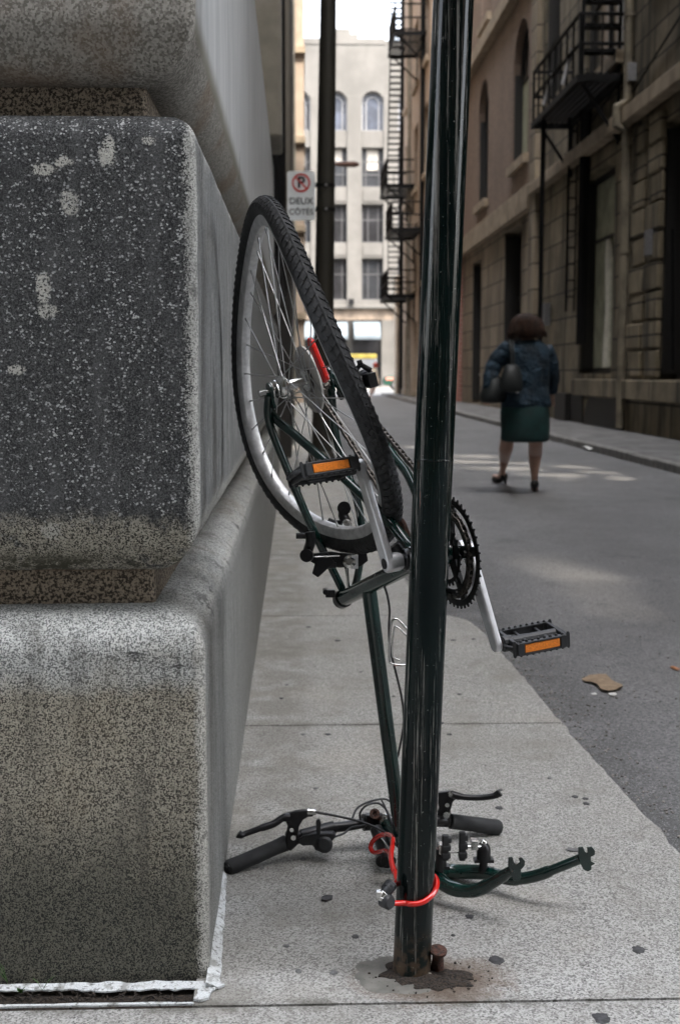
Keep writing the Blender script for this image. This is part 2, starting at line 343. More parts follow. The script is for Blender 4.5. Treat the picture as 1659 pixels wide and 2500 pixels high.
MT.update(block=granite_block(),base=granite_base(),recess=granite_recess(),lime=limestone(),walk=sidewalk_mat(),road=asphalt_mat(),
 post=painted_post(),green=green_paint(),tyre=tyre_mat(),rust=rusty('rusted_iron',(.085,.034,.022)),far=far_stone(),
 r1=street_wall_stone('dark_olive_ashlar',(.21,.175,.115),(.40,.335,.235),1.5,.55),
 r1up=street_wall_stone('dark_olive_upper_stone',(.17,.145,.10),(.31,.26,.185),1.3,.5),
 r2st=street_wall_stone('brown_ashlar',(.28,.23,.165),(.40,.33,.245),1.4,.6,(.08,.065,.045)),
 r2br=brick_mat('brown_brick',(.21,.15,.115),(.28,.20,.155)),
 trim=simple('buff_stone_trim',(.31,.25,.18),.85,vs=3),
 cream=brick_mat('cream_brick',(.42,.33,.25),(.5,.4,.31),(.35,.3,.25)),
 redbr=brick_mat('red_brick',(.22,.07,.05),(.28,.10,.07),(.45,.4,.36)),
 lpier=simple('brownish_stone_pier',(.27,.25,.21),.9,vs=2.5),
 ldark=simple('dark_bronze_pier',(.02,.018,.016),.6,vs=4),
 iron=simple('black_iron',(.004,.004,.0045),.7,0,.2,vs=6),
 ironpale=simple('pale_worn_handrail',(.30,.30,.31),.5,.2,vs=6),
 lamp_post=simple('dark_brown_post_paint',(.018,.016,.011),.55,vs=3),
 glass_dark=skyglass('dark_window_glass',(.02,.02,.022),.3),
 glass_grey=skyglass('grey_window_glass',(.02,.022,.026),.5),
 glass_blue=skyglass('painted_sky_glass',(.07,.08,.105),.4),  # grey-blue base colour stands for the reflected sky
 curtain=simple('pale_drawn_blind',(.42,.42,.34),.9,vs=3),
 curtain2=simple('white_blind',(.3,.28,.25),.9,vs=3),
 wframe=simple('grey_window_frame',(.16,.16,.165),.6), wdark=simple('black_window_frame',(.015,.014,.013),.6),
 alu=simple('brushed_aluminium',(.66,.66,.67),.38,.65,var=.08,vs=40),
 alu_old=simple('dull_aluminium_rim',(.52,.52,.52),.38,.4,var=.18,vs=60),
 steel=simple('bright_steel',(.62,.62,.6),.22,1,var=.1,vs=80),
 spoke=simple('steel_spoke',(.42,.42,.42),.32,.9,var=.15),
 blackm=simple('black_anodised_metal',(.012,.012,.013),.35,.4,vs=60),
 blackp=simple('black_plastic',(.018,.019,.021),.45,vs=60,bump=.2),
 ringm=simple('black_chainring_steel',(.010,.010,.010),.4,.5,vs=80),
 rubber=simple('black_grip_rubber',(.020,.021,.022),.75,bump=.6,bs=420,bd=.0008),
 chainm=simple('oily_chain',(.10,.09,.08),.4,.9,vs=300,var=.6),
 orange=simple('amber_reflector',(.85,.22,.015),.3,0,.7,vs=500,var=.3),
 redp=simple('red_plastic_reflector',(.55,.012,.008),.2,0,.7,var=.15),
 redc=simple('glossy_red_cable',(.60,.015,.010),.12,0,.8,var=.12),
 clearp=simple('smoky_clear_plastic',(.50,.48,.44),.25,vs=12,var=.15),
 seal=None,dirt=None)
def _seal():
    m=Mat('cracked_white_sealant',.8); v=m.voro(150,feat='DISTANCE_TO_EDGE'); c=m.mix(v.st(.01,.05),(.40,.42,.42),(.58,.60,.60)); c=m.mix(m.noise(35,4).st(.52,.66)*.8,c,(.24,.24,.22)); c=m.mix(m.noise(110,3,.7).st(.55,.62)*.7,c,(.10,.10,.09)); m.col(c); m.bump(v.st(0,.08),.5,.001); return m.m
def _dirt():
    m=Mat('dark_soil',.95); c=m.mix(m.noise(220,4,.7).st(.35,.65),(.006,.005,.004),(.045,.032,.022)); m.col(c); m.bump(m.noise(200,4),1,.004); return m.m
def _mortar():
    m=Mat('smooth_grey_mortar',.7); c=m.mix(m.noise(18,5,.6).st(.3,.7),(.10,.097,.085),(.19,.182,.16)); c=m.mix(m.voro(95).st(.16,.08)*.7,c,(.04,.04,.03)); m.col(c); m.bump(m.noise(160,3),.4,.001); return m.m
MT['seal']=_seal(); MT['dirt']=_dirt(); MT['mortar']=_mortar()
MT['gum']=simple('trodden_gum',(.045,.045,.047),.75,vs=120,var=.4)
MT['gum2']=simple('faded_gum',(.13,.13,.13),.8,vs=120,var=.3)
MT['farwalk']=simple('damp_dark_sidewalk',(.13,.128,.125),.85,vs=2.5,var=.4,bump=.4,bs=40,bd=.01)
MT['pipe']=simple('dull_brown_pipe',(.15,.13,.095),.8,vs=2,var=.4)
MT['wmid']=simple('dark_grey_window_frame',(.05,.05,.052),.6)
MT['black']=simple('black_gap',(.004,.004,.004),.95)
MT['kerb']=simple('worn_grey_kerb',(.19,.185,.175),.9,vs=8,bump=.5)
MT['farground']=simple('pale_cross_street_paving',(.20,.193,.18),.9,vs=.8)
# ================================================================== SETTING
XF=-.163; YF=2.125      # arris of the corner building
# ground sheet (asphalt of the alley and the street behind the camera)
RZ=-.05
mb=MB(); 
def grid(mb,x0,x1,y0,y1,z,nx,ny):
    vs=[(lerp(x0,x1,i/nx),lerp(y0,y1,j/ny),z) for j in range(ny+1) for i in range(nx+1)]
    mb.add(vs,[(j*(nx+1)+i,j*(nx+1)+i+1,(j+1)*(nx+1)+i+1,(j+1)*(nx+1)+i) for j in range(ny) for i in range(nx)])
grid(mb,-600,600,-600,900,RZ-.06,4,4); struct('ground',mb,'farground')
mb=MB(); grid(mb,-.6,5.2,-9,63,RZ,4,20); struct('road',mb,'road')
mb=MB(); grid(mb,-60,60,-9,1.0,RZ-.004,6,2); struct('cross_street_road',mb,'road')
# near sidewalk: real slabs with open joints, kerb edge follows the worn line
def edge_x(y):
    pts=[(-2,.90),(1.2,.88),(2.7,.845),(3.6,.806),(4.3,.790),(4.7,.778),(5.08,.762),(5.32,.74),(5.42,.69),(5.46,.60),(5.6,.56),(9,.56),(62,.56)]
    for (a,xa),(b,xb) in zip(pts,pts[1:]):
        if y<=b: return lerp(xa,xb,(y-a)/(b-a))
    return .56
mb=MB()
def slab(y0,y1,x0):
    ys=[];y=y0
    while y<y1-.001: ys.append(y); y+= .045 if y<8 else .8
    ys.append(y1)
    top=[];n=len(ys); vs=[]
    for y in ys:
        e=edge_x(y)+(noise.noise(Vector((0,y*9,3)))*.012+noise.noise(Vector((0,y*31,7)))*.006 if y<8 else 0)
        dz=noise.noise(Vector((1,y*14,9)))*.002
        vs+= [Vector((x0,y,0)),Vector((e-.02,y,0)),Vector((e-.006,y,-.005+dz)),Vector((e,y,-.016)),Vector((e+.004,y,-.12)),Vector((x0,y,-.12))]
    fs=[]
    for i in range(n-1):
        for k in range(5): a=i*6+k; fs.append((a,a+1,a+7,a+6))
    fs+=[tuple(range(6)),tuple((n-1)*6+k for k in reversed(range(6)))]
    mb.add(vs,fs)
J=[2.020,3.715,5.44]
slab(-.4,J[0]-.004,-14); slab(J[0]+.004,J[1]-.004,-.178)
slab(J[1]+.004,J[2]-.004,-.178); slab(J[2]+.004,7.3,-.178); slab(7.308,9.2,-.178)
y=9.208
while y<60: slab(y,y+1.9,-.3); y+=1.908
struct('sidewalk',mb,'walk')
mb=MB(); mb.box((-14,-.2,-.13),(.5,2.2,-.022)); mb.box((-.2,2.2,-.13),(.5,9,-.012)); struct('sidewalk_bedding',mb,'dirt')
# right hand kerb and sidewalk across the alley
mb=MB(); xs0=4.15
for k in range(30):
    y=2.6+k*2.0; mb.box((xs0+.14,y,-.12),(6.0,y+1.99,.05))
struct('far_sidewalk',mb,'farwalk',bevel=.01)
mb=MB()
for k in range(60):
    y=2.6+k; mb.box((xs0-.01+random.uniform(-.012,.012),y,-.12),(xs0+.135,y+.992,.055+random.uniform(-.006,.006)))
struct('far_kerb',mb,'kerb',bevel=.02)
# cross street in the sun at the end of the alley
mb=MB(); grid(mb,-40,40,63,90,RZ-.003,4,4); struct('sunlit_cross_street',mb,'farground')
mb=MB(); mb.box((-40,89,-.12),(40,92,.08)); struct('far_pavement',mb,'farground')
# ================================================================== CORNER BUILDING (left)
def sweep(prof,name,mat,parent,ylen=9,xlen=2.6,arc=.012,fine=True,amp=.0012,smooth=True):
    # prof: (outward offset, z) bottom to top; path: front run -> arris -> side run
    path=[]   # (point on arris line, outward dir)
    n=60 if fine else 6
    for i in range(n): 
        t=(1-(i/n))**1.3; path.append((Vector((XF-arc-t*xlen,YF,0)),Vector((0,-1,0))))
    for k in range(7):
        a=-PI/2+PI/2*k/6; path.append((Vector((XF-arc,YF+arc,0))+Vector((math.cos(a),math.sin(a),0))*arc,Vector((math.cos(a),math.sin(a),0))))
    n=70 if fine else 8
    for i in range(1,n+1):
        t=(i/n)**1.7; path.append((Vector((XF,YF+arc+t*ylen,0)),Vector((1,0,0))))
    vs=[];m=len(prof)
    for j,(p,d) in enumerate(path):
        # mitre so that recessed layers keep a square corner
        for (o,z) in prof:
            q=Vector(p); 
            if d.x==0 and d.y==-1: q=Vector((min(p.x,XF-arc)+(o if j>=60-1 and False else 0),p.y-o,z))
            elif d.x==1: q=Vector((p.x+o,p.y,z))
            else: q=Vector((p.x+d.x*o,p.y+d.y*o,z))
            vs.append(q)
    # clamp for negative offsets: front run must stop at XF+o, side run must start at YF-o
    for j,(p,d) in enumerate(path):
        for k,(o,z) in enumerate(prof):
            q=vs[j*m+k]
            if o<0:
                if d.x<1e-6: q.x=min(q.x,XF-arc+o)
                elif d.x>1-1e-6: q.y=max(q.y,YF+arc-o)
                else: q.x=XF-arc+o+d.x*arc; q.y=YF+arc-o+d.y*arc; 
    for j,(p,d) in enumerate(path):
        for k,(o,z) in enumerate(prof):
            q=vs[j*m+k]
            if q.y<YF+1.4 and q.x>XF-1.3:
                nn=noise.noise(q*38)*amp+noise.noise(q*9)*amp*1.3
                q+=d*nn+Vector((0,0,noise.noise(q*30+Vector((5,5,5)))*amp))
    fs=[(j*m+k,(j+1)*m+k,(j+1)*m+k+1,j*m+k+1) for j in range(len(path)-1) for k in range(m-1)]
    mb=MB(); mb.add(vs,fs); return mb.build(name,mat,parent,smooth=smooth and 50 or None)
def arc(cx,cz,r,a0,a1,n=8,rz=None):
    rz=rz or r; return [(cx+r*math.cos(R(lerp(a0,a1,i/n))),cz+rz*math.sin(R(lerp(a0,a1,i/n)))) for i in range(n+1)]
def vert(o,z0,z1,n): return [(o,lerp(z0,z1,i/n)) for i in range(n+1)]
MT['frz']=simple('brown_stained_frieze',(.13,.10,.075),.85,vs=1.2,var=.4)
MT['blindg']=simple('greenish_drawn_blind',(.36,.37,.27),.9,vs=3)
cb=empty('corner_building',(XF,YF,0),'grey granite and limestone corner building with rounded plinth courses, filling the left side','building')
zf=lambda py: at(480,py,YF).z
zr=lambda py: at(370,py,YF+.087).z
zb_top=zf(1455*1.058); z_r1=zr(1388*1.058); z_b0=zr(1312*1.058); z_b1=at(400,283,YF+.045).z; z_t0=zr(203*1.058)
prof=vert(.006,-.05,zf(1600),22)[:-1]+vert(.006,zf(1600),z_r1-.075,4)[:-1]+arc(-.085,z_r1-.075,.091,0,90,9,.072)+[(-.13,z_r1-.001)]
sweep(prof,'base_course','base',cb)
sweep([(-.088,z_r1-.01),(-.088,(z_r1+z_b0)/2),(-.088,z_b0+.01)],'recess_course','recess',cb,amp=.0008)
prof=[(-.12,z_b0)]+arc(-.085,z_b0+.122,.085,-90,0,9,.122)+vert(0,z_b0+.122,z_b1-.045,26)[1:-1]+arc(-.055,z_b1-.045,.055,0,90,8,.045)+[(-.12,z_b1)]
sweep(prof,'rusticated_block','block',cb,amp=.0016)
sweep([(-.088,z_b1-.01),(-.088,(z_b1+z_t0)/2),(-.088,z_t0+.01)],'recess_course','recess',cb,amp=.0008)
Z_BAND=2.52
prof=[(-.12,z_t0)]+arc(-.088,z_t0+.105,.09,-90,0,10,.105)+vert(.002,z_t0+.105,Z_BAND,8)[1:]+[(-.05,Z_BAND+.02),(-.12,Z_BAND+.03)]
sweep(prof,'upper_course','lime',cb,amp=.001)
# solid core behind the courses, and upper storeys set back
mb=MB(); mb.box((-14,YF+.10,-.05),(XF-.13,12,Z_BAND+.05)); mb.box((-14,YF+.15,Z_BAND+.05),(XF-.16,6.2,24)); mb.build('wall',MT['lpier'],cb)
mb=MB()
mb.box((XF-.5,6.2,Z_BAND+.03),(XF-.45,14,24)); mb.box((-14,6.2,Z_BAND+.05),(XF-.52,45,24)); mb.box((-14,11.9,-.05),(XF-.13,45,Z_BAND+.02))
mb.build('upper_wall',MT['lpier'],cb)
for (y0,y1,x0,z0,k) in ((8.4,9.1,-.05,Z_BAND+.04,'lpier'),(15.8,18.5,-.02,0,'ldark'),(18.6,23,-.005,0,'ldark'),(30,34,.0,0,'lpier'),(41,44.9,.03,0,'lpier')):
    mb=MB(); mb.box((XF-.5,y0,z0),(XF+.06+x0+.06,y1,24)); mb.build('pier',MT[k],cb,bevel=.02)
# ornamental iron grille: a panel of bars and scrolled rings in front of the window
mb=MB(); XG=XF+.02
for i,yy in enumerate((9.4,10.1,10.8,11.5,12.2,12.9,13.6,14.3)): mb.tube([(XG,yy,1.9),(XG,yy,11)],.03,6)
for zz in (1.9,3.0,4.6,6.2,7.8,9.4): mb.tube([(XG,9.3,zz),(XG,14.4,zz)],.03,6)
for zz in [2.3+.42*i for i in range(20)]:
    for yy in (9.75,10.45,11.15,11.85,12.55,13.25,13.95):
        c=Vector((XG,yy,zz)); mb.tube([c+Vector((0,.2*math.cos(a*PI/4),.17*math.sin(a*PI/4))) for a in range(8)],.026,5,close=True)
mb.build('window_grille','iron',cb)
for (y0,y1,z0,z1) in ((9.3,14.4,2.6,7.5),(9.3,14.4,8.2,13),(24.5,29,2,8)):
    mb=MB(); mb.box((XF-.44,y0,z0),(XF-.40,y1,z1)); f=mb.build('window','wdark',cb)
    mb=MB(); mb.box((XF-.398,y0+.1,z0+.1),(XF-.385,y1-.1,z1-.1)); mb.build('pane','glass_dark',f)
# rainwater pipe on the pier
mb=MB(); mb.tube([(XF+.0,18.55,0),(XF+.0,18.55,20)],.05,8); mb.build('drainpipe','iron',cb)
# sealant and gap at the foot of the wall
mb=MB()
def strip(mb,P,z0,th):
    n=len(P); vs=[Vector(a) for a,b in P]+[Vector(b) for a,b in P]; top=[v+Vector((0,0,z0+th)) for v in vs]; bot=[v+Vector((0,0,z0)) for v in vs]
    fs=[]
    for i in range(n-1):
        fs+= [(i,i+1,n+i+1,n+i),(2*n+i,3*n+i,3*n+i+1,2*n+i+1),(i,2*n+i,2*n+i+1,i+1),(n+i,n+i+1,3*n+i+1,3*n+i)]
    fs+=[(0,n,3*n,2*n),(n-1,3*n-1,4*n-1,2*n-1)]
    mb.add(top+bot,fs)
nz=lambda t,s=0: noise.noise(Vector((t,s,.3)))
P=[];x=-2.0
while x<XF+.004:
    P.append((Vector((x,YF-.020+nz(x*30,6)*.006+nz(x*90,3)*.004,.001)),Vector((x,YF-.043+nz(x*22)*.012+nz(x*70)*.008,-.002)))); x+=.012
strip(mb,P,0,.0025)
P=[];y=YF-.05
while y<2.62:
    t=(y-YF)/.5; wd=.016*(1-max(0,t))+.001+nz(y*40,4)*.004; 
    if wd>.003: P.append((Vector((XF+.004,y,.012)),Vector((XF+.010+wd,y,.0025))))
    y+=.012
strip(mb,P,0,.003)
# blob of sealant at the arris
P2=[(.006,-.028),(.03,-.03),(.036,-.040),(.020,-.052),(.014,-.062),(.012,-.085),(-.002,-.094),(-.014,-.088),(-.008,-.07),(-.010,-.055),(-.004,-.04)]
mb.plate(P2,(XF,YF,.004),Vector((1,0,0)),Vector((0,1,0)),Vector((0,0,1)),.004)
mb.build('sealant_strip','seal',cb)
P=[];x=-2.0
mb=MB()
while x<XF-.004:
    P.append((Vector((x,J[0]+.012+nz(x*18,8)*.003,0)),Vector((x,J[0]+.005+nz(x*25,2)*.002,0)))); x+=.012
strip(mb,P,0,.0035); mb.build('sealant_strip','seal',cb)
# ------------------------------------------------------------------ generic facade
def facade(root,wname,fr,s0,s1,t0,t1,ops,mat,depth=.35,win=True):
    S_=sorted({s0,s1,*[o['s'][0] for o in ops],*[o['s'][1] for o in ops]}); T_=sorted({t0,t1,*[o['t'][0] for o in ops],*[o['t'][1] for o in ops]})
    S_=[a for a in S_ if s0<=a<=s1]; T_=[a for a in T_ if t0<=a<=t1]
    mb=MB()
    inside=lambda s,t: any(o['s'][0]<s<o['s'][1] and o['t'][0]<t<o['t'][1] for o in ops)
    for a,b in zip(S_,S_[1:]):
        for c,d in zip(T_,T_[1:]):
            if not inside((a+b)/2,(c+d)/2): mb.add([fr(a,c,0),fr(b,c,0),fr(b,d,0),fr(a,d,0)],[(0,1,2,3)])
    for o in ops:
        a,b=o['s']; c,d=o['t']; dp=o.get('depth',depth)
        loop=[(a,c),(b,c),(b,d),(a,d)]
        if o.get('arch'):
            r=(b-a)/2; m=(a+b)/2; n=12; A=[(m+r*math.cos(PI*k/n),d-r+r*math.sin(PI*k/n)) for k in range(n+1)]
            for k in range(n):
                p,q=A[k],A[k+1]; mb.add([fr(p[0],p[1],0),fr(p[0],d,0),fr(q[0],d,0),fr(q[0],q[1],0)],[(0,1,2,3)])
            loop=[(a,c),(b,c)]+A
        o['loop']=loop
        for p,q in zip(loop,loop[1:]+loop[:1]):
            if (Vector(p)-Vector(q)).length<1e-6: continue
            mb.add([fr(*p,0),fr(*q,0),fr(*q,-dp),fr(*p,-dp)],[(0,1,2,3)])
    w=mb.build(wname,mat,root)
    if not win: return w
    for o in ops:
        a,b=o['s']; c,d=o['t']; dp=o.get('depth',depth); fw=o.get('fw',.08); fm=o.get('fm','wframe'); gm=o.get('gm','glass_dark')
        mb=MB()
        def bar(p,q,r,s,dd=.06,off=0):   # box between s=p..q, t=r..s
            vs=[fr(x,y,z) for z in (-dp+.012,-dp+.012+dd) for (x,y) in ((p,r),(q,r),(q,s),(p,s))]
            mb.add(vs,[(0,1,2,3),(4,5,6,7),(0,1,5,4),(1,2,6,5),(2,3,7,6),(3,0,4,7)])
        if o.get('arch'):
            r=(b-a)/2; m=(a+b)/2; n=12
            def arcbar(ro,ri):
                for k in range(n):
                    t0_,t1_=PI*k/n,PI*(k+1)/n
                    q=[(m+rr*math.cos(t),d-r+rr*math.sin(t)) for rr,t in ((ro,t0_),(ro,t1_),(ri,t1_),(ri,t0_))]
                    vs=[fr(x,y,z) for z in (-dp+.012,-dp+.07) for (x,y) in q]
                    mb.add(vs,[(0,1,2,3),(4,5,6,7),(0,1,5,4),(1,2,6,5),(2,3,7,6),(3,0,4,7)])
            arcbar(r,r-fw); 
            if o.get('inner'): arcbar(r*.62,r*.62-fw*.7); bar(m-r*.62,m-r*.62+fw*.7,c+fw,d-r); bar(m+r*.62-fw*.7,m+r*.62,c+fw,d-r); bar(a+fw,m-r*.62,d-r,d-r+fw*.7,.05); bar(m+r*.62,b-fw,d-r,d-r+fw*.7,.05)
            top=d-r
        else:
            top=d-fw; bar(a,b,d-fw,d)
        ln=o.get('lining',.06); bar(a,a+fw,c+fw,top,ln); bar(b-fw,b,c+fw,top,ln); bar(a,b,c,c+fw)  # dark side bars reach out over the jambs to stand for their shade
        for f_ in o.get('vm',()): x=lerp(a,b,f_); bar(x-fw*.35,x+fw*.35,c+fw,top,.05)
        for f_ in o.get('hm',()): y_=lerp(c,d,f_); bar(a+fw,b-fw,y_-fw*.4,y_+fw*.4,.045)
        wo=mb.build('window',MT[fm],root)
        mb=MB(); vs=[fr(p[0],p[1],z) for z in (-dp,-dp+.01) for p in o['loop']]; n=len(o['loop'])
        mb.add(vs,[tuple(range(n)),tuple(range(n,2*n))]+[(i,(i+1)%n,n+(i+1)%n,n+i) for i in range(n)]); mb.build('pane',MT[gm],wo,smooth='keep')
        if o.get('blind'):
            f0,f1,g0,g1,bm_=o['blind']; mb=MB(); vs=[fr(x,y,z) for z in (-dp+.013,-dp+.022) for (x,y) in ((lerp(a,b,f0),lerp(c,d,g0)),(lerp(a,b,f1),lerp(c,d,g0)),(lerp(a,b,f1),lerp(c,d,g1)),(lerp(a,b,f0),lerp(c,d,g1)))]
            mb.add(vs,[(0,1,2,3),(4,5,6,7),(0,1,5,4),(1,2,6,5),(2,3,7,6),(3,0,4,7)]); mb.build('blind',MT[bm_],wo)
        if o.get('sill'):
            mb=MB(); e=.12; vs=[fr(x,y,z) for z in (-.02,.14) for (x,y) in ((a-e,c-.22),(b+e,c-.22),(b+e,c-.003),(a-e,c-.003))]
            mb.add(vs,[(0,1,2,3),(4,5,6,7),(0,1,5,4),(1,2,6,5),(2,3,7,6),(3,0,4,7)]); mb.build('sill',MT[o['sill']],wo)
    return w
def band(root,name,fr,s0,s1,t0,t1,d0,d1,mat,bevel=.02):
    mb=MB(); vs=[fr(x,y,z) for z in (d0,d1) for (x,y) in ((s0,t0),(s1,t0),(s1,t1),(s0,t1))]
    mb.add(vs,[(0,1,2,3),(4,5,6,7),(0,1,5,4),(1,2,6,5),(2,3,7,6),(3,0,4,7)]); return mb.build(name,MT[mat],root,bevel=bevel)
XR=5.7
frR=lambda s,t,d: Vector((XR-d,s,t))
def yz(px,py,X=XR): p=wx(px,py,X); return p.y,p.z
def opR(x0,x1,yt,yb,**k):      # opening on the right hand wall from photo columns x0<x1 and rows at their mid
    ya=yz(x1,0)[0]; yb_=yz(x0,0)[0]; xm=(x0+x1)/2
    return dict(s=(wx(x1,910,XR).y,wx(x0,910,XR).y),t=(wx(xm,yb,XR).z,wx(xm,yt,XR).z),**k)
# unseen screen added over the low corner, slots cut to throw sun patches
def sun_slot_mask(root):
    SLOT=[(1.7,2.1,16.5,16.75),(2.1,2.6,16.55,16.9),(1.85,2.9,15.4,15.75),(1.9,2.3,14.3,14.75),(2.3,2.8,14.45,14.75),(2.35,3.05,13.7,13.95),(2.6,2.85,13.1,13.3),(2.95,3.5,15.1,15.35),(3.1,3.7,14.2,14.5),(3.2,3.5,13.4,13.65),(1.5,2.3,18.4,18.7),(1.3,2.0,21.0,21.4)]
    SLOT=[(a,b,c-.06,d+.10) for a,b,c,d in SLOT]; u,v_=SUN_DIR.x,SUN_DIR.z
    ys=sorted({*[s[2] for s in SLOT],*[s[3] for s in SLOT],2.0,40.0,*[5.0+.5*i for i in range(70)]}); xs=sorted({-7.0,-3.0,-1.0,0.0,1.0,3.45,*[s[0] for s in SLOT],*[s[1] for s in SLOT]})
    def mp(x,y,X): t=(X-x)/u; y=y-.42*(x-2.3)+.10*math.sin(x*5+y*3); return Vector((X,y+SUN_DIR.y*t,-.05+v_*t))
    mb=MB()
    for a,b in zip(xs,xs[1:]):
        for c,d in zip(ys,ys[1:]):
            if any(s[0]<(a+b)/2<s[1] and s[2]<(c+d)/2<s[3] for s in SLOT): continue
            q=[mp(a,c,XR+.3),mp(b,c,XR+.3),mp(b,d,XR+.3),mp(a,d,XR+.3)]
            if max(p.y for p in q)<2 or min(p.y for p in q)>8.6 or max(p.z for p in q)<8.8 or min(p.z for p in q)>36: continue
            q=[Vector((p.x,min(8.7,max(1.9,p.y)),min(36,max(8.8,p.z)))) for p in q]
            r_=[p+Vector((.06,0,0)) for p in q]
            mb.add(q+r_,[(0,1,2,3),(7,6,5,4),(0,4,5,1),(1,5,6,2),(2,6,7,3),(3,7,4,0)])
    mb.build('sun_slot_mask',MT['r1up'],root)
# ------------------------------------------------------------------ R1 near right building
Y12=wx(1301,910,XR).y; Y23=wx(1125,910,XR).y
r1=empty('stone_warehouse',(XR,20,0),'dark olive stone warehouse with tall recessed windows and a fire escape, nearest on the right','building')
ops=[opR(1412,1490,422,912,fm='wdark',lining=.25,blind=(.04,.97,.03,.97,'blindg'),hm=(.68,),vm=(.3,),depth=.29),
     dict(s=(17.6,20.2),t=(.95,4.88),fm='wdark',lining=.30,hm=(.68,),depth=.35),dict(s=(11,14),t=(.95,4.88),fm='wdark',hm=(.68,),depth=.55),dict(s=(4,7.5),t=(.95,4.88),fm='wdark',depth=.55)]
ops[1]['s']=(wx(1690,910,XR).y,wx(1606,910,XR).y)
facade(r1,'wall',frR,2,Y12-.6,-.05,5.20,ops,'r1',.55)
band(r1,'sill_course',frR,2,Y12-4.9,.60,.93,0,.14,'r1')
band(r1,'string_course',frR,2,Y12,5.22,5.48,0,.22,'trim'); 
ops=[opR(1412,1500,-190,185,fm='wdark',lining=.06,depth=.16,gm='glass_dark',vm=(.5,),hm=(.5,),blind=(.04,.16,.02,1,'curtain2'),sill='trim'),  # narrow white strip: light reflected on a curtain, put into its colour
     opR(1318,1350,-150,250,fm='wdark',lining=.35,hm=(.5,)),
     dict(s=(18,20.7),t=(7.45,10.7),fm='wdark',hm=(.5,),sill='trim'),dict(s=(12,15),t=(7.4,11),fm='wdark')]
facade(r1,'upper_wall',frR,8.6,Y12-.6,5.48,27.0,ops,'r1up',.4)
facade(r1,'upper_wall',frR,2,8.6,5.48,8.8,[dict(s=(4.5,7.5),t=(6.3,8.2),fm='wdark')],'r1up',.4)
sun_slot_mask(r1)
band(r1,'pilaster',frR,Y12-.6,Y12+.1,-.05,27,-.5,.16,'r2st'); 
mb=MB(); y=wx(1532,910,XR).y; mb.tube([(XR-.12,y,.1),(XR-.12,y,5.1),(XR-.3,y,5.2),(XR-.3,y,5.5),(XR-.12,y,5.62),(XR-.12,y,14)],.08,10)
for zz in (1.2,3.1,4.9,7.0,9.0): mb.tube([(XR-.12,y,zz-.03),(XR-.12,y,zz+.03)],.10,10)
mb.build('drainpipe','pipe',r1,smooth=40)
mb=MB(); mb.tube([(XR-.05,wx(1690,910,XR).y,wx(1690,186,XR).z),(XR-.05,wx(1375,910,XR).y,5.6)],.035,6); mb.build('wall_cable','iron',r1)
mb=MB(); mb.box((XR+.56,8.6,-.05),(20,27,36)); mb.box((XR+.56,2,-.05),(20,8.59,8.8)); mb.box((XR+.56,27.01,-.05),(20,Y23,24)); mb.box((XR-.0,8.6,27.0),(XR+.55,27,36)); mb.box((XR,2,-.05),(XR+.55,2.05,8.8)); mb.build('building_block',MT['r1up'],r1)
for i,(p,q,rr_) in enumerate((((1659,40),(1470,330),.018),((1640,560),(1640,905),.03),((1545,140),(1440,300),.015))):
    mb=MB(); a=wx(p[0],p[1],XR-.06); b=wx(q[0],q[1],XR-.06); mb.tube([a,lerp(a,b,.5)+Vector((0,0,-.04)),b],rr_,6); mb.build('wall_cable','iron',r1)
for (y_,z_,w_,h_) in ((20.2,2.9,.25,.4),(28.6,2.1,.22,.5),(21.7,5.9,.3,.3)):
    mb=MB(); mb.box((XR-.16,y_,z_),(XR-.01,y_+w_,z_+h_)); mb.build('junction_box','wframe',r1,bevel=.01)
MT['cream_tone']=simple('painted_window_glint',(.62,.60,.52),.9,vs=8,var=.12)  # window glint painted as a pale strip, meshed just below
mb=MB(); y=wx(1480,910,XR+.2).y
mb.tube([Vector((XR+.20,y,1.15)),Vector((XR+.21,y-.03,2.2)),Vector((XR+.20,y,3.2)),Vector((XR+.19,y+.02,3.55))],[.10,.075,.085,.05],8); mb.build('curtain','cream_tone',r1,smooth=60)
# rough quoin blocks proud of the wall
random.seed(5)
for y_ in (19.9,20.9):
    for k in range(9):
        mb=MB(); mb.box((XR-.05-random.uniform(0,.05),y_,.98+k*.46),(XR+.01,y_+.66+.16*(k%2),.98+k*.46+.42)); mb.build('quoin_block','r1',r1,bevel=.03)
# low opening with a coal chute arch at pavement level
mb=MB(); c=Vector((XR-.02,23.5,.02)); P=[(1.5*math.cos(PI*k/14),.75*math.sin(PI*k/14)) for k in range(15)]
mb.plate(P,c,Vector((0,1,0)),Vector((0,0,1)),Vector((1,0,0)),.06); mb.build('cellar_hatch',MT['wdark'],r1)
mb=MB(); y=wx(1398,910,XR).y; mb.box((XR-.02,y-1.0,-.05),(XR+.02,y+.2,.62)); mb.box((XR-.12,y+.2,-.05),(XR+.02,y+1.3,.62)); mb.build('basement_vent',MT['wdark'],r1)
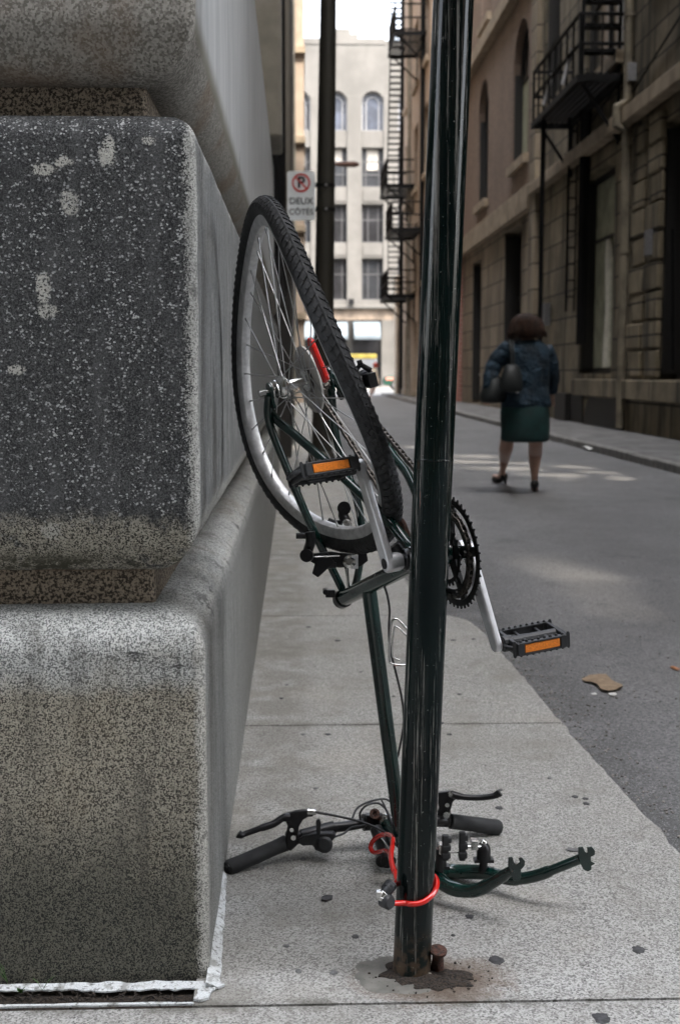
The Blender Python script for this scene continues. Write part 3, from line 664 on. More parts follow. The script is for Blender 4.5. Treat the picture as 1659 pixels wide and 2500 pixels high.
# ------------------------------------------------------------------ R2 brick building with arched windows
r2=empty('brick_warehouse',(XR,Y12,0),'brown brick building with tall arched windows above a stone ground floor, beside the stone warehouse','building')
zb=wx(1301,465,XR).z
ops=[opR(1226,1268,560,985,fm='wdark',lining=.42,hm=(.62,)),opR(1150,1171,640,985,fm='wdark',lining=.42,hm=(.6,),vm=(.5,))]
facade(r2,'wall',frR,Y12+.1,Y23,-.05,zb-.45,ops,'r2st',.45)
band(r2,'string_course',frR,Y12+.1,Y23,zb-.45,zb+.12,0,.2,'trim')
ops=[opR(1242,1279,66,400,arch=True,fm='wdark',lining=.22,depth=.26,fw=.10,blind=(.05,.95,.03,.6,'blindg'),hm=(.62,),vm=(.5,),sill='trim'),opR(1160,1184,208,500,arch=True,fm='wdark',lining=.22,depth=.28,fw=.10,hm=(.62,),sill='trim')]
zc=wx(1200,85,XR).z
ops2=[opR(1165,1187,-200,70,fm='wdark',sill='trim'),opR(1250,1285,-400,-80,fm='wdark',sill='trim')]
facade(r2,'wall',frR,Y12+.1,Y23,zb+.12,zc-.3,ops,'r2br',.4)
band(r2,'string_course',frR,Y12+.1,Y23,zc-.3,zc+.1,0,.25,'trim')
facade(r2,'wall',frR,Y12+.1,Y23,zc+.1,24,ops2,'r2br',.4)
mb=MB(); y=wx(1330,910,XR).y; mb.box((XR-.05,Y23-.2,-.05),(XR+.5,Y23,24)); mb.build('end_wall',MT['redbr'],r2)
h=wx(1146,895,XR); mb=MB(); mb.tube([(XR+.35,h.y-.1,1.5),(XR+.25,h.y-.1,1.5),(XR+.25,h.y-.1,1.0),(XR+.25,h.y-1.2,.98)],.03,6); mb.build('door_handle','ironpale',r2)
# ------------------------------------------------------------------ R3 cream building beyond
X3=4.96; fr3=lambda s,t,d: Vector((X3-d,s,t))
r3=empty('cream_building',(X3,Y23,0),'cream brick building with dark red window openings, far right end of the alley','building')
ops=[]
for (s0_,s1_) in ((48.6,50.4),(52.8,54.6),(57,58.8)):
    for (a,b) in ((.3,3.2),(4.6,7.2),(8.6,11.2),(12.8,15.4)): ops.append(dict(s=(s0_,s1_),t=(a,b),fm='wdark',fw=.1,hm=(.5,),sill='trim'))
facade(r3,'wall',fr3,Y23,62,-.05,24,ops,'cream',.35)
mb=MB(); mb.box((X3+.36,Y23+.01,-.05),(20,61.6,24)); mb.box((X3,61.6,-.05),(X3+4,62,24)); mb.box((X3,Y23-.01,-.05),(X3+3,Y23+.35,24)); mb.build('building_block',MT['cream'],r3)
mb=MB(); mb.box((X3-.06,Y23-.07,-.05),(XR+.2,Y23-.015,7.2)); mb.build('painted_panel',MT['redbr'],r3)
for (a,b) in ((0,1.0),(1.02,5.6)): band(r3,'pilaster',fr3,60.3,61.9,a,b,0,.25,'trim')
for (yy,k) in ((49.9,'iron'),(55.6,'lpier'),(59.4,'iron')):
    mb=MB(); mb.tube([(X3-.12,yy,0),(X3-.12,yy,23)],.09,8); mb.build('drainpipe',MT[k],r3)
# ------------------------------------------------------------------ left sliver building and far building
L2=empty('sunlit_corner_building',(.28,45,0),'narrow sunlit edge of a pale building beyond the left wall','building')
mb=MB(); mb.box((-14,45,-.05),(.28,62,27)); mb.build('wall',simple('pale_peach_stone',(.40,.32,.25),.85,vs=1.5,var=.12),L2)
for k in range(9):
    mb=MB(); mb.box((-14,44.8,2.9+k*3),(.33,62,3.15+k*3)); mb.build('string_course',MT['trim'],L2,bevel=.03)
for k in range(8):
    mb=MB(); mb.box((-2.3,44.97,3.9+k*3),(-1.0,44.99,5.7+k*3)); mb.build('window',MT['wdark'],L2)
YB=92.0
fb=empty('pale_office_building',(3,YB,0),'pale stone office block with arched top windows and shop awnings, closing the alley','building')
frF=lambda s,t,d: Vector((s,YB-d,t))
def opF(x0,x1,y0,y1,**k):
    a=at(x0,y1,YB); b=at(x1,y0,YB); return dict(s=(a.x,b.x),t=(a.z,b.z),**k)
pitch=86.5/F*YB*1.006; base=[(882,937)]
ops=[];rows=[(222,319,dict(arch=True,inner=True,gm='glass_blue',fw=.12)),(360,456,dict(gm='glass_grey',fm='wmid',fw=.10,hm=(.33,.66),vm=(.2,.8))),(498,592,dict(gm='glass_dark',fm='wmid',fw=.09,hm=(.6,),vm=(.3,.75))),(630,732,dict(gm='glass_dark',fm='wmid',fw=.09,hm=(.62,),vm=(.3,.75)))]
for i in range(-3,4):
    for j,(y0,y1,k) in enumerate(rows):
        o=opF(882,937,y0,y1,**k); o['s']=(o['s'][0]+i*pitch,o['s'][1]+i*pitch); 
        if (i+j)%3==0: o['gm']='glass_grey' if j else 'glass_blue'
        if j==1 : o['blind']=(.25,.75,.45+.1*((i*7)%3),.98,'curtain2')
        if i==-2 and j<2: o['gm']='glass_dark'
        o['s']=(round(o['s'][0],4),round(o['s'][1],4)); o['t']=(round(o['t'][0],4),round(o['t'][1],4)); ops.append(o)
zF=lambda y: at(880,y,YB).z
zband0=zF(782); ztop=zF(98)
facade(fb,'wall',frF,-14,8.6,zF(750),ztop,ops,'far',.5)
mb=MB(); mb.box((-14,YB+.52,-.05),(8.6,YB+14,ztop-.1)); mb.build('building_block',MT['far'],fb)
# stepped parapet
for (x0,x1,y0) in ((818,856,70),(800,874,82),(700,940,92)):
    a=at(x0,y0,YB); b=at(x1,y0,YB); band(fb,'parapet',frF,a.x,b.x,ztop-.3,a.z,-.6-.01*x0/800,.05+.02*(x1%7)/7,'far')
band(fb,'ledge',frF,-14,8.6,zF(754),zF(745),0,.5,'far',.05)
band(fb,'frieze',frF,-14,8.6,zband0,zF(754)-.01,-.3,.15,'frz')
for i in range(-4,4):
    a=at(956,0,YB).x+i*pitch
    band(fb,'pilaster',frF,a-.55,a+.45,zF(754),zF(235),.0,.12,'far',.03)
for i in range(-3,4):
    for (y0,y1) in ((463,492),(598,624)):
        o=opF(886,933,y0,y1); band(fb,'spandrel_panel',frF,o['s'][0]+i*pitch,o['s'][1]+i*pitch,o['t'][0],o['t'][1],0,.06,'far',.02)
# shop front
x0=at(930,800,YB).x; x1=at(953,800,YB).x
band(fb,'shop_pillar',frF,x0,x1,-.05,zband0-.01,-.3,.3,'far',.03)
band(fb,'shop_pillar',frF,x0-9.6,x0-9.6+.7,-.05,zband0-.01,-.3,.3,'far',.03)
mb=MB(); mb.box((-14,YB+.05,-.05),(x0,YB+.4,zband0)); mb.build('shop_front','glass_dark',fb)
mb=MB(); mb.box((x1,YB-.15,-.05),(8.6,YB+.4,zband0)); mb.build('side_bay',MT['far'],fb)
mb=MB(); xa=at(848,800,YB).x; xb=at(861,800,YB).x; mb.box((xa,YB-.1,-.05),(xb,YB+.04,zband0)); mb.build('shop_mullion',MT['wdark'],fb)
MT['awn']=simple('pale_blue_canvas',(.105,.125,.14),.85,vs=2,var=.08)
for (u0,u1) in ((862,926),(786,847),(710,771)):
    a=at(u0,785,YB); b=at(u1,785,YB); lo=at(u0,822,YB).z; mb=MB(); n=9
    vs=[]
    for k in range(n): 
        t=k/(n-1); vs+= [Vector((a.x+(.0)*t,YB-.05-1.5*t,lerp(a.z,lo,t)+.25*math.sin(PI*t))),Vector((b.x,YB-.05-1.5*t,lerp(a.z,lo,t)+.25*math.sin(PI*t)))]
    nn=len(vs); vs=vs+[v-Vector((0,-.02,.06)) for v in vs]
    fs=[(2*k,2*k+1,2*k+3,2*k+2) for k in range(n-1)]+[(nn+2*k,nn+2*k+2,nn+2*k+3,nn+2*k+1) for k in range(n-1)]
    mb.add(vs,fs)
    q=14
    for k in range(q):
        xx=lerp(a.x,b.x,(k+.5)/q); mb.box((xx-(b.x-a.x)/q*.42,YB-1.58,lo-.22),(xx+(b.x-a.x)/q*.42,YB-1.55,lo+.02))
    mb.build('awning','awn',fb)
mb=MB(); p=at(856,738,YB); mb.box((p.x-.2,YB-.8,p.z-.2),(p.x+.2,YB-.52,p.z+.2)); mb.tube([(p.x,YB-.5,p.z+.1),(p.x,YB,p.z+.1)],.05,6); mb.build('wall_lamp','iron',fb,bevel=.04)
# block across the street behind the camera, seen only in reflections and by its shade
bk=empty('street_block',(0,-10,0),'tall stone block across the street behind','building')
frB=lambda s,t,d: Vector((s,-10+d,t))
ops=[dict(s=(-20+4*i,-18+4*i),t=(1.2+4*j,3.6+4*j),fw=.1,gm='glass_grey') for i in range(12) for j in range(7)]
facade(bk,'wall',frB,-30,30,-.05,23,[o for o in ops if o['t'][1]<23],'r1up',.3)
# unseen panel added on the roof, holes placed to throw sun patches
mb=MB(); HO=[(6.85,7.2,24.9,25.35),(7.0,7.75,24.1,24.75),(7.3,7.65,23.45,23.8),(7.45,8.0,25.9,26.1)]
HO=[]
for (u0,v0,u1,v1) in ((1305,1362,1340,1382),(1368,1385,1420,1412),(1400,1405,1465,1424),(1438,1436,1475,1460),(1475,1476,1515,1490),(1500,1486,1550,1503)):
    g0=gnd(u0,v1,RZ); g1=gnd(u1,v0,RZ); a,b,c,d=g0.x,g1.x,g0.y,g1.y; b=max(b,a+.12)
    HO.append((a+.3725*((c+d)/2+10),b+.3725*((c+d)/2+10),-.05+1.5245*(c+10),-.05+1.5245*(d+10)))
xs=sorted({-30,11.2,30,*[h[0] for h in HO],*[h[1] for h in HO]}); zs=sorted({23.0,34.5,42.0,*[h[2] for h in HO],*[h[3] for h in HO]})
for a,b in zip(xs,xs[1:]):
    for c,d in zip(zs,zs[1:]):
        if any(h[0]<(a+b)/2<h[1] and h[2]<(c+d)/2<h[3] for h in HO) or (a>=11.2 and c>=34.5): continue
        mb.box((a,-10.05,c),(b,-10.0,d))
mb.build('sun_patch_mask',MT['r1up'],bk)
mb=MB(); mb.box((-30,-26,-.05),(30,-10.31,23)); mb.build('building_block',MT['lpier'],bk)
# ------------------------------------------------------------------ fire escapes
def fire_escape(label,x0,x1,levels,group,drop=None,tread=.25):
    # levels: list of (y0,y1,z) landings from low to high; stairs join consecutive ones
    y0,y1,z0=levels[0]; fe=empty('fire_escape',(x1,(y0+y1)/2,z0),label,'fire escape',group)
    for (a,b,z) in levels:
        mb=MB(); 
        for k in range(int((x1-x0)/.11)+1): mb.box((x0+k*.11,a,z-.02),(x0+k*.11+.075,b,z+.02))
        mb.box((x0-.05,a,z-.14),(x0,b,z-.021)); mb.box((x1-.08,a,z-.14),(x1,b,z-.021)); mb.box((x0,a,z-.14),(x1,a+.05,z-.021)); mb.box((x0,b-.05,z-.14),(x1,b,z-.021))
        mb.build('landing','iron',fe)
        mb=MB(); 
        for h in (.5,1.0): mb.tube([(x1,a+.02,z+h),(x0,a+.02,z+h),(x0,b-.02,z+h),(x1,b-.02,z+h)],.035,5)
        n=max(4,int((b-a)/.5))
        for k in range(n+1): yy=lerp(a+.02,b-.02,k/n); mb.tube([(x0,yy,z),(x0,yy,z+1.0)],.024,5)
        for xx in (x0,(x0+x1)/2): 
            for yy in (a+.02,b-.02): mb.tube([(xx,yy,z),(xx,yy,z+1)],.018,5)
        mb.build('railing','iron',fe)
        for yy in (a+.25,b-.25):
            mb=MB(); mb.tube([(x0+.1,yy,z-.12),(x1,yy,z-1.1)],.035,5); mb.tube([(x1-.03,yy,z-.1),(x1-.03,yy,z-1.15)],.03,5); mb.build('bracket','iron',fe)
    for i,((a,b,z),(c,d,zz)) in enumerate(zip(levels,levels[1:])):
        up= i%2==0
        ys,ye=(a+.3,d-.4) if up else (b-.3,c+.4)
        mb=MB(); n=int((zz-z)/tread)
        xa,xb=(x0+.05,(x0+x1)/2-.03)
        for k in range(1,n): t=k/n; yy=lerp(ys,ye,t); zt=lerp(z,zz,t); mb.box((xa,yy-.11,zt-.02),(xb,yy+.11,zt+.02))
        for xx in (xa,xb): 
            mb.add([(xx-.015,ys,z),(xx+.015,ys,z),(xx+.015,ye,zz),(xx-.015,ye,zz),(xx-.015,ys,z+.2),(xx+.015,ys,z+.2),(xx+.015,ye,zz+.2),(xx-.015,ye,zz+.2)],[(0,1,2,3),(4,5,6,7),(0,1,5,4),(2,3,7,6),(0,3,7,4),(1,2,6,5)])
            mb.tube([(xx,ys,z+.95),(xx,ye,zz+.95)],.02,5)
            for t in (.15,.5,.85): yy=lerp(ys,ye,t); zt=lerp(z,zz,t); mb.tube([(xx,yy,zt),(xx,yy,zt+.95)],.015,5)
        mb.build('stair','iron',fe)
    return fe
XO=4.9
fe=fire_escape('black iron fire escape landing and ladder on the dark stone warehouse, nearest on the right',XO,XR-.02,[(22.5,26.85,6.2)],'fire escapes over the alley')
# steep ladder stair rising from the landing, drop ladder below, pale handrails
mb=MB()
for k in range(1,11):
    z=6.2+.42*k; mb.box((XO+.12,22.65-.02*k,z-.03),(XR-.06,22.9-.02*k,z+.03))
for xx in (XO+.1,XR-.05): mb.tube([(xx,22.8,6.2),(xx,22.5,10.7)],.035,6)
mb.build('stair','iron',fe)
for (u0,v0,u1,v1,Y) in ((1326,256,1347,180,25.6),(1372,206,1395,120,23.5)): mb=MB(); mb.tube([at(u0,v0,Y),at(u1,v1,Y)],.035,6); mb.build('handrail','ironpale',fe)
mb=MB(); mb.tube([(XO+.15,26.5,1.4),(XO+.15,26.5,6.2)],.05,6)
a=26.2
for xx in (XO+.62,XO+.80): mb.tube([(xx,a,2.3),(xx,a,6.2)],.028,6)
z=2.6
while z<6.1: mb.tube([(XO+.62,a,z),(XO+.80,a,z)],.018,5); z+=.33
mb.tube([(XR-.1,25.1,1.6),(XR-.1,25.1,6.1)],.10,6)
mb.build('drop_ladder','iron',fe)
fire_escape('black iron zigzag fire escape with stacked landings on the cream building beyond',3.78,X3-.02,[(53.5,57.6,4.3),(50.9,54.4,6.75),(54.2,58.0,8.9),(49.6,53.2,13.9),(53.4,57.0,18.9)],'fire escapes over the alley',tread=.22)
# ================================================================== BICYCLE
K=1.04
def SC(p): return C0+(Vector(p)-C0)*K
WC=Vector((.00433423,2.47376265,1.03150857)); WN=Vector((-.91233315,-.31423414,-.26249788)).normalized()   # the wheel is buckled: see warp()
BB=SC((.2206526,2.1162291,.7428541)); BN=Vector((-.926397,-.36134,-.105932)).normalized()
CD=Vector((-.212658,.269896,.939113)); CD=(CD-BN*CD.dot(BN)).normalized()     # left crank direction
def bas(n): a=n.cross(Vector((0,0,1))).normalized(); return a,a.cross(n)
W1,W2=bas(WN); B1,B2=bas(BN)
def P3(x,y,Y): return at(530+x*.6059,1880+y*.6059,Y)
def P2(x,y,Y): return at(550+x*.44643,1000+y*.44643,Y)
def warpd(th): return .01799379*math.cos(2*th)-.03004576*math.sin(2*th)-.00256273*math.cos(3*th)-.00062711*math.sin(3*th)
def warp(p):
    d=p-WC; a=d.dot(W1); b=d.dot(W2); r_=math.hypot(a,b)
    return p+WN*warpd(math.atan2(b,a))*min(1.05,(r_/.31)**1.6)
def warpmb(mb): mb.v=[warp(p) for p in mb.v]; return mb
bike=empty('bicycle',(.05,2.6,0),'dark green bicycle without front wheel or saddle, upended on its handlebars against the wall','bicycle')
LD=WC+WN*.064; RD=WC-WN*.066
ST=at(836,1462,2.63); STd=(ST-BB).normalized()
mb=MB()
mb.tube([ST+STd*.012,lerp(ST,BB,.5),BB],.0168,20)
mb.lathe(BB,BN,[(-.036,.012),(-.036,.0215),(.036,.0215),(.036,.012)],28)
T0=lerp(ST,BB,.34); HT0=P3(676,212,2.70); HT1=P3(858,402,2.46); HTd=(HT1-HT0).normalized()
TT1=lerp(HT0,HT1,.38); DT1=lerp(HT0,HT1,.72)
mb.tube([T0,lerp(T0,TT1,.5),TT1],.0150,20)
mb.tube([BB,lerp(BB,DT1,.5),DT1],.0170,20)
mb.tube([lerp(HT0,HT1,.08),lerp(HT0,HT1,.95)],.0190,24)
fr_=mb.build('frame','green',bike,smooth=50)
mb=MB(); mb.lathe(ST,STd,[(.012,.0168),(.0125,.0150),(-.02,.0148),(-.02,.0001)],24); mb.lathe(ST,STd,[(-.012,.0169),(-.012,.0195),(.010,.0195),(.010,.0169)],24)
mb.cbox(ST+Vector((-.026,0,.012)),.02,.014,.016); mb.tube([ST+Vector((-.036,-.012,.016)),ST+Vector((-.036,.016,.016))],.006,8); mb.build('seat_clamp','blackm',bike,smooth=40,bevel=.001)
# stays
mb=MB(); mb.tube(smoothpath([LD,at(662,1009,2.49),at(720,1062,2.45),at(787,1120,2.40),at(880,1205,2.34),at(945,1268,2.28),at(1000,1335,2.235),BB+BN*.02]),[.0075]*1+[.0088]*30+[.0105]*12,14); mb.build('chain_stay','green',bike,smooth=50)
mb=MB(); mb.tube(smoothpath([RD,at(900,1030,2.50),at(963,1118,2.42),at(1001,1172,2.36),BB-BN*.024]),.0085,14); mb.build('chain_stay','green',bike,smooth=50)
mb=MB(); mb.tube(smoothpath([LD+Vector((0,0,-.006)),at(657,1030,2.485),at(702,1147,2.50),at(742,1245,2.52),at(787,1342,2.56),at(834,1436,2.62)]),.0082,14); mb.build('seat_stay','green',bike,smooth=50)
mb=MB(); mb.tube(smoothpath([RD+Vector((0,0,-.006)),at(818,1058,2.55),at(838,1130,2.56),at(866,1205,2.57),at(881,1275,2.585),at(880,1350,2.60),at(868,1425,2.61),at(850,1450,2.625)]),.0080,14); mb.build('seat_stay','green',bike,smooth=50)
mb=MB(); mb.tube(smoothpath([at(935,1262,2.30),at(958,1262,2.30),at(978,1275,2.31),at(990,1310,2.31),at(985,1335,2.30)]),.008,10); mb.build('front_derailleur','rust',bike,smooth=50)
mb=MB(); mb.tube([at(962,1330,2.19),at(975,1345,2.19)],.012,10); mb.lathe(BB+BN*.048,BN,[(-.014,.017),(-.010,.0195),(.0,.0185),(.003,.014),(.012,.014),(.012,.0001)],24); mb.build('bottom_bracket_cup','blackm',bike,smooth=40)
for D,s in ((LD,1),(RD,-1)):
    mb=MB(); P=[(.016*math.cos(a*PI/6),.016*math.sin(a*PI/6)) for a in range(12)]
    mb.plate(P+[],D-WN*s*.003,W1,W2,WN,.005); mb.plate([(-.008,0),(.012,0),(.014,-.035),(-.010,-.035)],D-WN*s*.002,W1,W2,WN,.0045); mb.build('dropout','green',bike,bevel=.001)
# ---- rear wheel
RO=.3567
mb=MB(); rp=[(-.0125,.3265),(-.0135,.3225),(-.0128,.309),(-.009,.3035),(0,.3010),(.009,.3035),(.0128,.309),(.0135,.3225),(.0125,.3265),(.010,.3265),(.010,.318),(-.010,.318),(-.010,.3265),(-.0125,.3265)]
mb.lathe(WC,WN,rp,128); warpmb(mb); wheel=mb.build('rear_wheel','alu_old',bike,smooth=35)
mb=MB(); rc=RO-.0195; mb.lathe(WC,WN,[(.0192*math.sin(a),rc+.0180*math.cos(a)) for a in [2*PI*k/20 for k in range(21)]],160); warpmb(mb); mb.build('tyre','tyre',wheel,smooth=60)
# tread: centre rib, feathered chevrons, shoulder studs
mb=MB(); n=124
mb.lathe(WC,WN,[(-.0028,rc+.0172),(-.0024,rc+.0190),(0,rc+.0196),(.0024,rc+.0190),(.0028,rc+.0172)],160)
for i in range(n):
    for s in (-1,1):
        th=2*PI*(i+(.5 if s>0 else 0))/n
        rad=W1*math.cos(th)+W2*math.sin(th); tan=-W1*math.sin(th)+W2*math.cos(th)
        for (ph,dl,L,wd,hh,sk) in ((22,0,.0105,.0052,.0022,.75),(49,.0062,.0085,.0062,.0026,.35),(74,.009,.0050,.0055,.0022,0)):
            if ph==74 and i%2: continue
            a=R(ph)*s; nr=(rad*math.cos(a)+WN*math.sin(a)).normalized(); ct=(WN*math.cos(a)-rad*math.sin(a))*s
            c=WC+rad*rc+nr*.0188+tan*dl
            lx=(ct+tan*sk).normalized(); ly=nr.cross(lx).normalized()
            mb.cbox(c,L,wd,hh,(lx,ly,nr))
warpmb(mb); mb.build('tyre_tread','tyre',wheel)
mb=MB(); mb.lathe(WC,WN,[(.066,.0001),(.066,.0045),(.052,.0045),(.052,.0155),(.050,.0185),(.047,.0175),(.045,.0095),(.0445,.0175),(.040,.0215),(.033,.0225),(.0325,.0235),(.029,.0235),(.0285,.012),(.02,.0100),(-.008,.0100),(-.012,.013),(-.0125,.0245),(-.016,.0245),(-.018,.02),(-.03,.018),(-.066,.006),(-.066,.0001)],40); mb.build('hub','steel',wheel,smooth=35)
mb=MB(); mb.lathe(WC,WN,[(.084,.0001),(.084,.0075),(.071,.0085),(.071,.004),(.05,.004)],6); mb.lathe(WC,WN,[(.0600,.0001),(.0600,.0165),(.0575,.0175),(.0575,.0001)],28); mb.build('axle_nut','steel',wheel,bevel=.0008)
mb=MB(); mb.lathe(WC,WN,[(-.084,.0001),(-.084,.0075),(-.071,.0085),(-.071,.0001)],6); mb.build('axle_nut','steel',wheel,bevel=.0008)
for i in range(32):
    side=1 if i%2==0 else -1; lead=1 if (i//2)%2==0 else -1; ph=2*PI*(i+.35)/32; h=ph+lead*R(70)
    fa=.0308 if side>0 else -.0142
    hp=WC+WN*(fa+.002*lead)+(W1*math.cos(h)+W2*math.sin(h))*.0215
    rp_=WC+WN*(side*.003)+(W1*math.cos(ph)+W2*math.sin(ph))*.3035; rp_=warp(rp_)
    mb=MB(); mid=lerp(hp,rp_,.5)+WN*side*.0005; d=(rp_-hp).normalized()
    if i==24: mid+=Vector((0,0,.008))
    mb.tube([hp,mid,rp_],.00115,6); mb.tube([rp_-d*.013,rp_+d*.003],[.0019,.0023],6); mb.build('spoke','spoke',wheel,smooth=60)
mb=MB(); P=lambda r_: [(r_*math.cos(2*PI*k/48),r_*math.sin(2*PI*k/48)) for k in range(48)]
mb.ringplate(P(.066),P(.026),WC-WN*.021,W1,W2,WN,.0016); mb.ringplate(P(.0665),P(.0645),WC-WN*.021,W1,W2,WN,.004); mb.build('spoke_guard','clearp',wheel,smooth=30)
def gear(r,teeth,h,n0=4,ph=0):
    out=[]
    for k in range(teeth):
        for (f,rr) in ((0,r-h),(.28,r-h*.9),(.43,r),(.57,r),(.72,r-h*.9)):
            a=2*PI*(k+f)/teeth+ph; out.append((rr*math.cos(a),rr*math.sin(a)))
    return out
for j,(r_,te) in enumerate(((.0520,26),(.0460,23),(.0410,20),(.0360,18),(.0310,16),(.0265,13))):
    g=gear(r_,te,.005); 
    if j==0: mb=MB()
    inn=[(.014*math.cos(math.atan2(b,a)),.014*math.sin(math.atan2(b,a))) for a,b in g]
    mb.ringplate(g,inn,WC-WN*(.028+.0052*j),W1,W2,WN,.002)
mb.build('sprocket_stack','chainm',wheel)
# red reflector fixed to the spokes
d=ray(784,878); t=(WC-C0).dot(WN)/d.dot(WN); rcn=C0+d*t+WN*.006
d1=ray(766,834); t1=(WC-C0).dot(WN)/d1.dot(WN); Lx=((C0+d1*t1)-(C0+d*t)).normalized(); Ly=WN.cross(Lx)
mb=MB(); mb.plate([(-.043,-.008),(-.036,-.011),(.036,-.010),(.046,-.004),(.046,.004),(.036,.010),(-.036,.011),(-.043,.008)],rcn,Lx,Ly,WN,.010); mb.build('reflector','redp',wheel,bevel=.003)
mb=MB(); v=W1*math.cos(2.2)+W2*math.sin(2.2); mb.tube([warp(WC+v*.306),warp(WC+v*.262)],[.003,.0028],8); mb.build('valve','blackm',wheel)
# ---- rear derailleur
mb=MB(); dq=at(893,922,2.52)
mb.lathe(dq,(dq-at(870,935,2.50)).normalized(),[(-.028,.0001),(-.028,.013),(-.01,.018),(.008,.017),(.014,.010),(.014,.0001)],16)
mb.tube([at(868,905,2.5),at(880,890,2.5),at(905,905,2.5)],.006,8); mb.tube([at(858,935,2.5),at(880,925,2.5)],.008,8)
mb.cbox(at(903,928,2.49),.018,.03,.028,(WN,W1,W2)); mb.tube([at(872,888,2.49),at(884,884,2.49)],.006,8)
PU1=at(832,952,2.54); PU2=at(842,935,2.53)
for pu in (PU1,PU2): mb.plate(gear(.020,11,.004),pu,B1,B2,BN,.006)
mb.cbox(lerp(PU1,PU2,.5),.05,.018,.002,((PU1-PU2).normalized(),(PU1-PU2).normalized().cross(BN),BN)); mb.build('rear_derailleur','blackm',bike,smooth=35,bevel=.001)
# ---- cranks
RCN=BB-BN*.047
def hull2(L,r0,r1,n=12):
    a=math.acos((r0-r1)/L); P=[]
    for k in range(n+1): t=a+(2*PI-2*a)*k/n; P.append((r0*math.cos(t),r0*math.sin(t)))
    for k in range(n+1): t=-a+2*a*k/n; P.append((L+r1*math.cos(t),r1*math.sin(t)))
    return P
CL=.1775
for s,dirn in ((1,CD),(-1,-CD)):
    lat=dirn.cross(BN)
    mb=MB(); c=BB+BN*s*.079; tip=(dirn*CL+BN*s*.009).normalized()
    wv=BN-tip*BN.dot(tip); wv.normalize()
    mb.plate(hull2(CL,.0165,.0125),c,tip,lat,wv,.0135); cr=mb.build('crank_arm','alu',bike,bevel=.0038,seg=3,smooth=45)
    mb=MB(); mb.lathe(BB+BN*s*.072,BN*s,[(-.018,.0145),(-.012,.0168),(.004,.017),(.010,.0168),(.013,.015)],28); mb.build('crank_boss','alu',cr,smooth=40)
    mb=MB(); mb.lathe(c+BN*s*.0075,BN*s,[(-.004,.0001),(-.001,.0095),(.0006,.0095),(.0006,.0001)],20); mb.lathe(c+tip*CL+wv*s*.0072,BN*s,[(-.004,.0001),(-.001,.006),(.0006,.006),(.0006,.0001)],16); mb.build('bolt_hole','blackm',cr)
# ---- chainrings
mb=MB()
for (r_,te,off,ri) in ((.1030,46,0,.086),(.0815,36,.0075,.066),(.0600,26,.0145,.047)):
    g=gear(r_,te,.0055,ph=.1); inn=[(ri*math.cos(math.atan2(b,a)),ri*math.sin(math.atan2(b,a))) for a,b in g]; mb.ringplate(g,inn,RCN+BN*off,B1,B2,BN,.0025)
for k in range(5):
    a=2*PI*k/5+.5; v=B1*math.cos(a)+B2*math.sin(a); t=BN.cross(v); q=RCN+BN*.003
    mb.plate([(.012,-.013),(.088,-.0085),(.088,.0085),(.012,.013)],q,v,t,BN,.006)
    for rr in (.075,): mb.lathe(RCN+v*rr,BN,[(-.006,.0001),(-.006,.005),(.018,.005),(.018,.0001)],10)
mb.lathe(RCN,BN,[(-.012,.0001),(-.012,.02),(.02,.02),(.02,.0001)],24)
chr_=mb.build('chainrings','ringm',bike,bevel=.0004,seg=1)
# ---- chain
CC=WC-WN*.040
def loop():
    v=(RCN-CC); bx=v.dot(B1); by=v.dot(B2); be=math.atan2(by,bx); pts=[]
    for k in range(17): a=be-PI/2+PI*k/16; pts.append(RCN+(B1*math.cos(a)+B2*math.sin(a))*.079+BN*.0075)
    bw=math.atan2(v.dot(W2),v.dot(W1))
    for k in range(9): a=bw+PI/2+PI*k/8; pts.append(CC+(W1*math.cos(a)+W2*math.sin(a))*.033)
    return pts
pts=loop(); pts.append(PU1); pts.append(PU2+(RCN-PU2)*.06); pts=pts+[pts[0]]
d_=0;seg=[]
for a,b in zip(pts,pts[1:]): seg.append((d_,a,b,(b-a).length)); d_+=(b-a).length
mb=MB(); k=0; s_=0
while s_<d_:
    for (q,a,b,L) in seg:
        if q<=s_<q+L: t=(s_-q)/L; p=lerp(a,b,t); dr=(b-a).normalized(); break
    ax=(BN-dr*BN.dot(dr)).normalized(); cr_=dr.cross(ax); w_=.0030 if k%2 else .0020
    for s in (-1,1): mb.cbox(p+ax*s*(w_+.0008),.0145,.0085 if k%2 else .0080,.0012,(dr,cr_,ax))
    mb.tube([p-ax*.0035+dr*.0063,p+ax*.0035+dr*.0063],.0038,8); s_+=.0127; k+=1
mb.build('chain','chainm',bike)
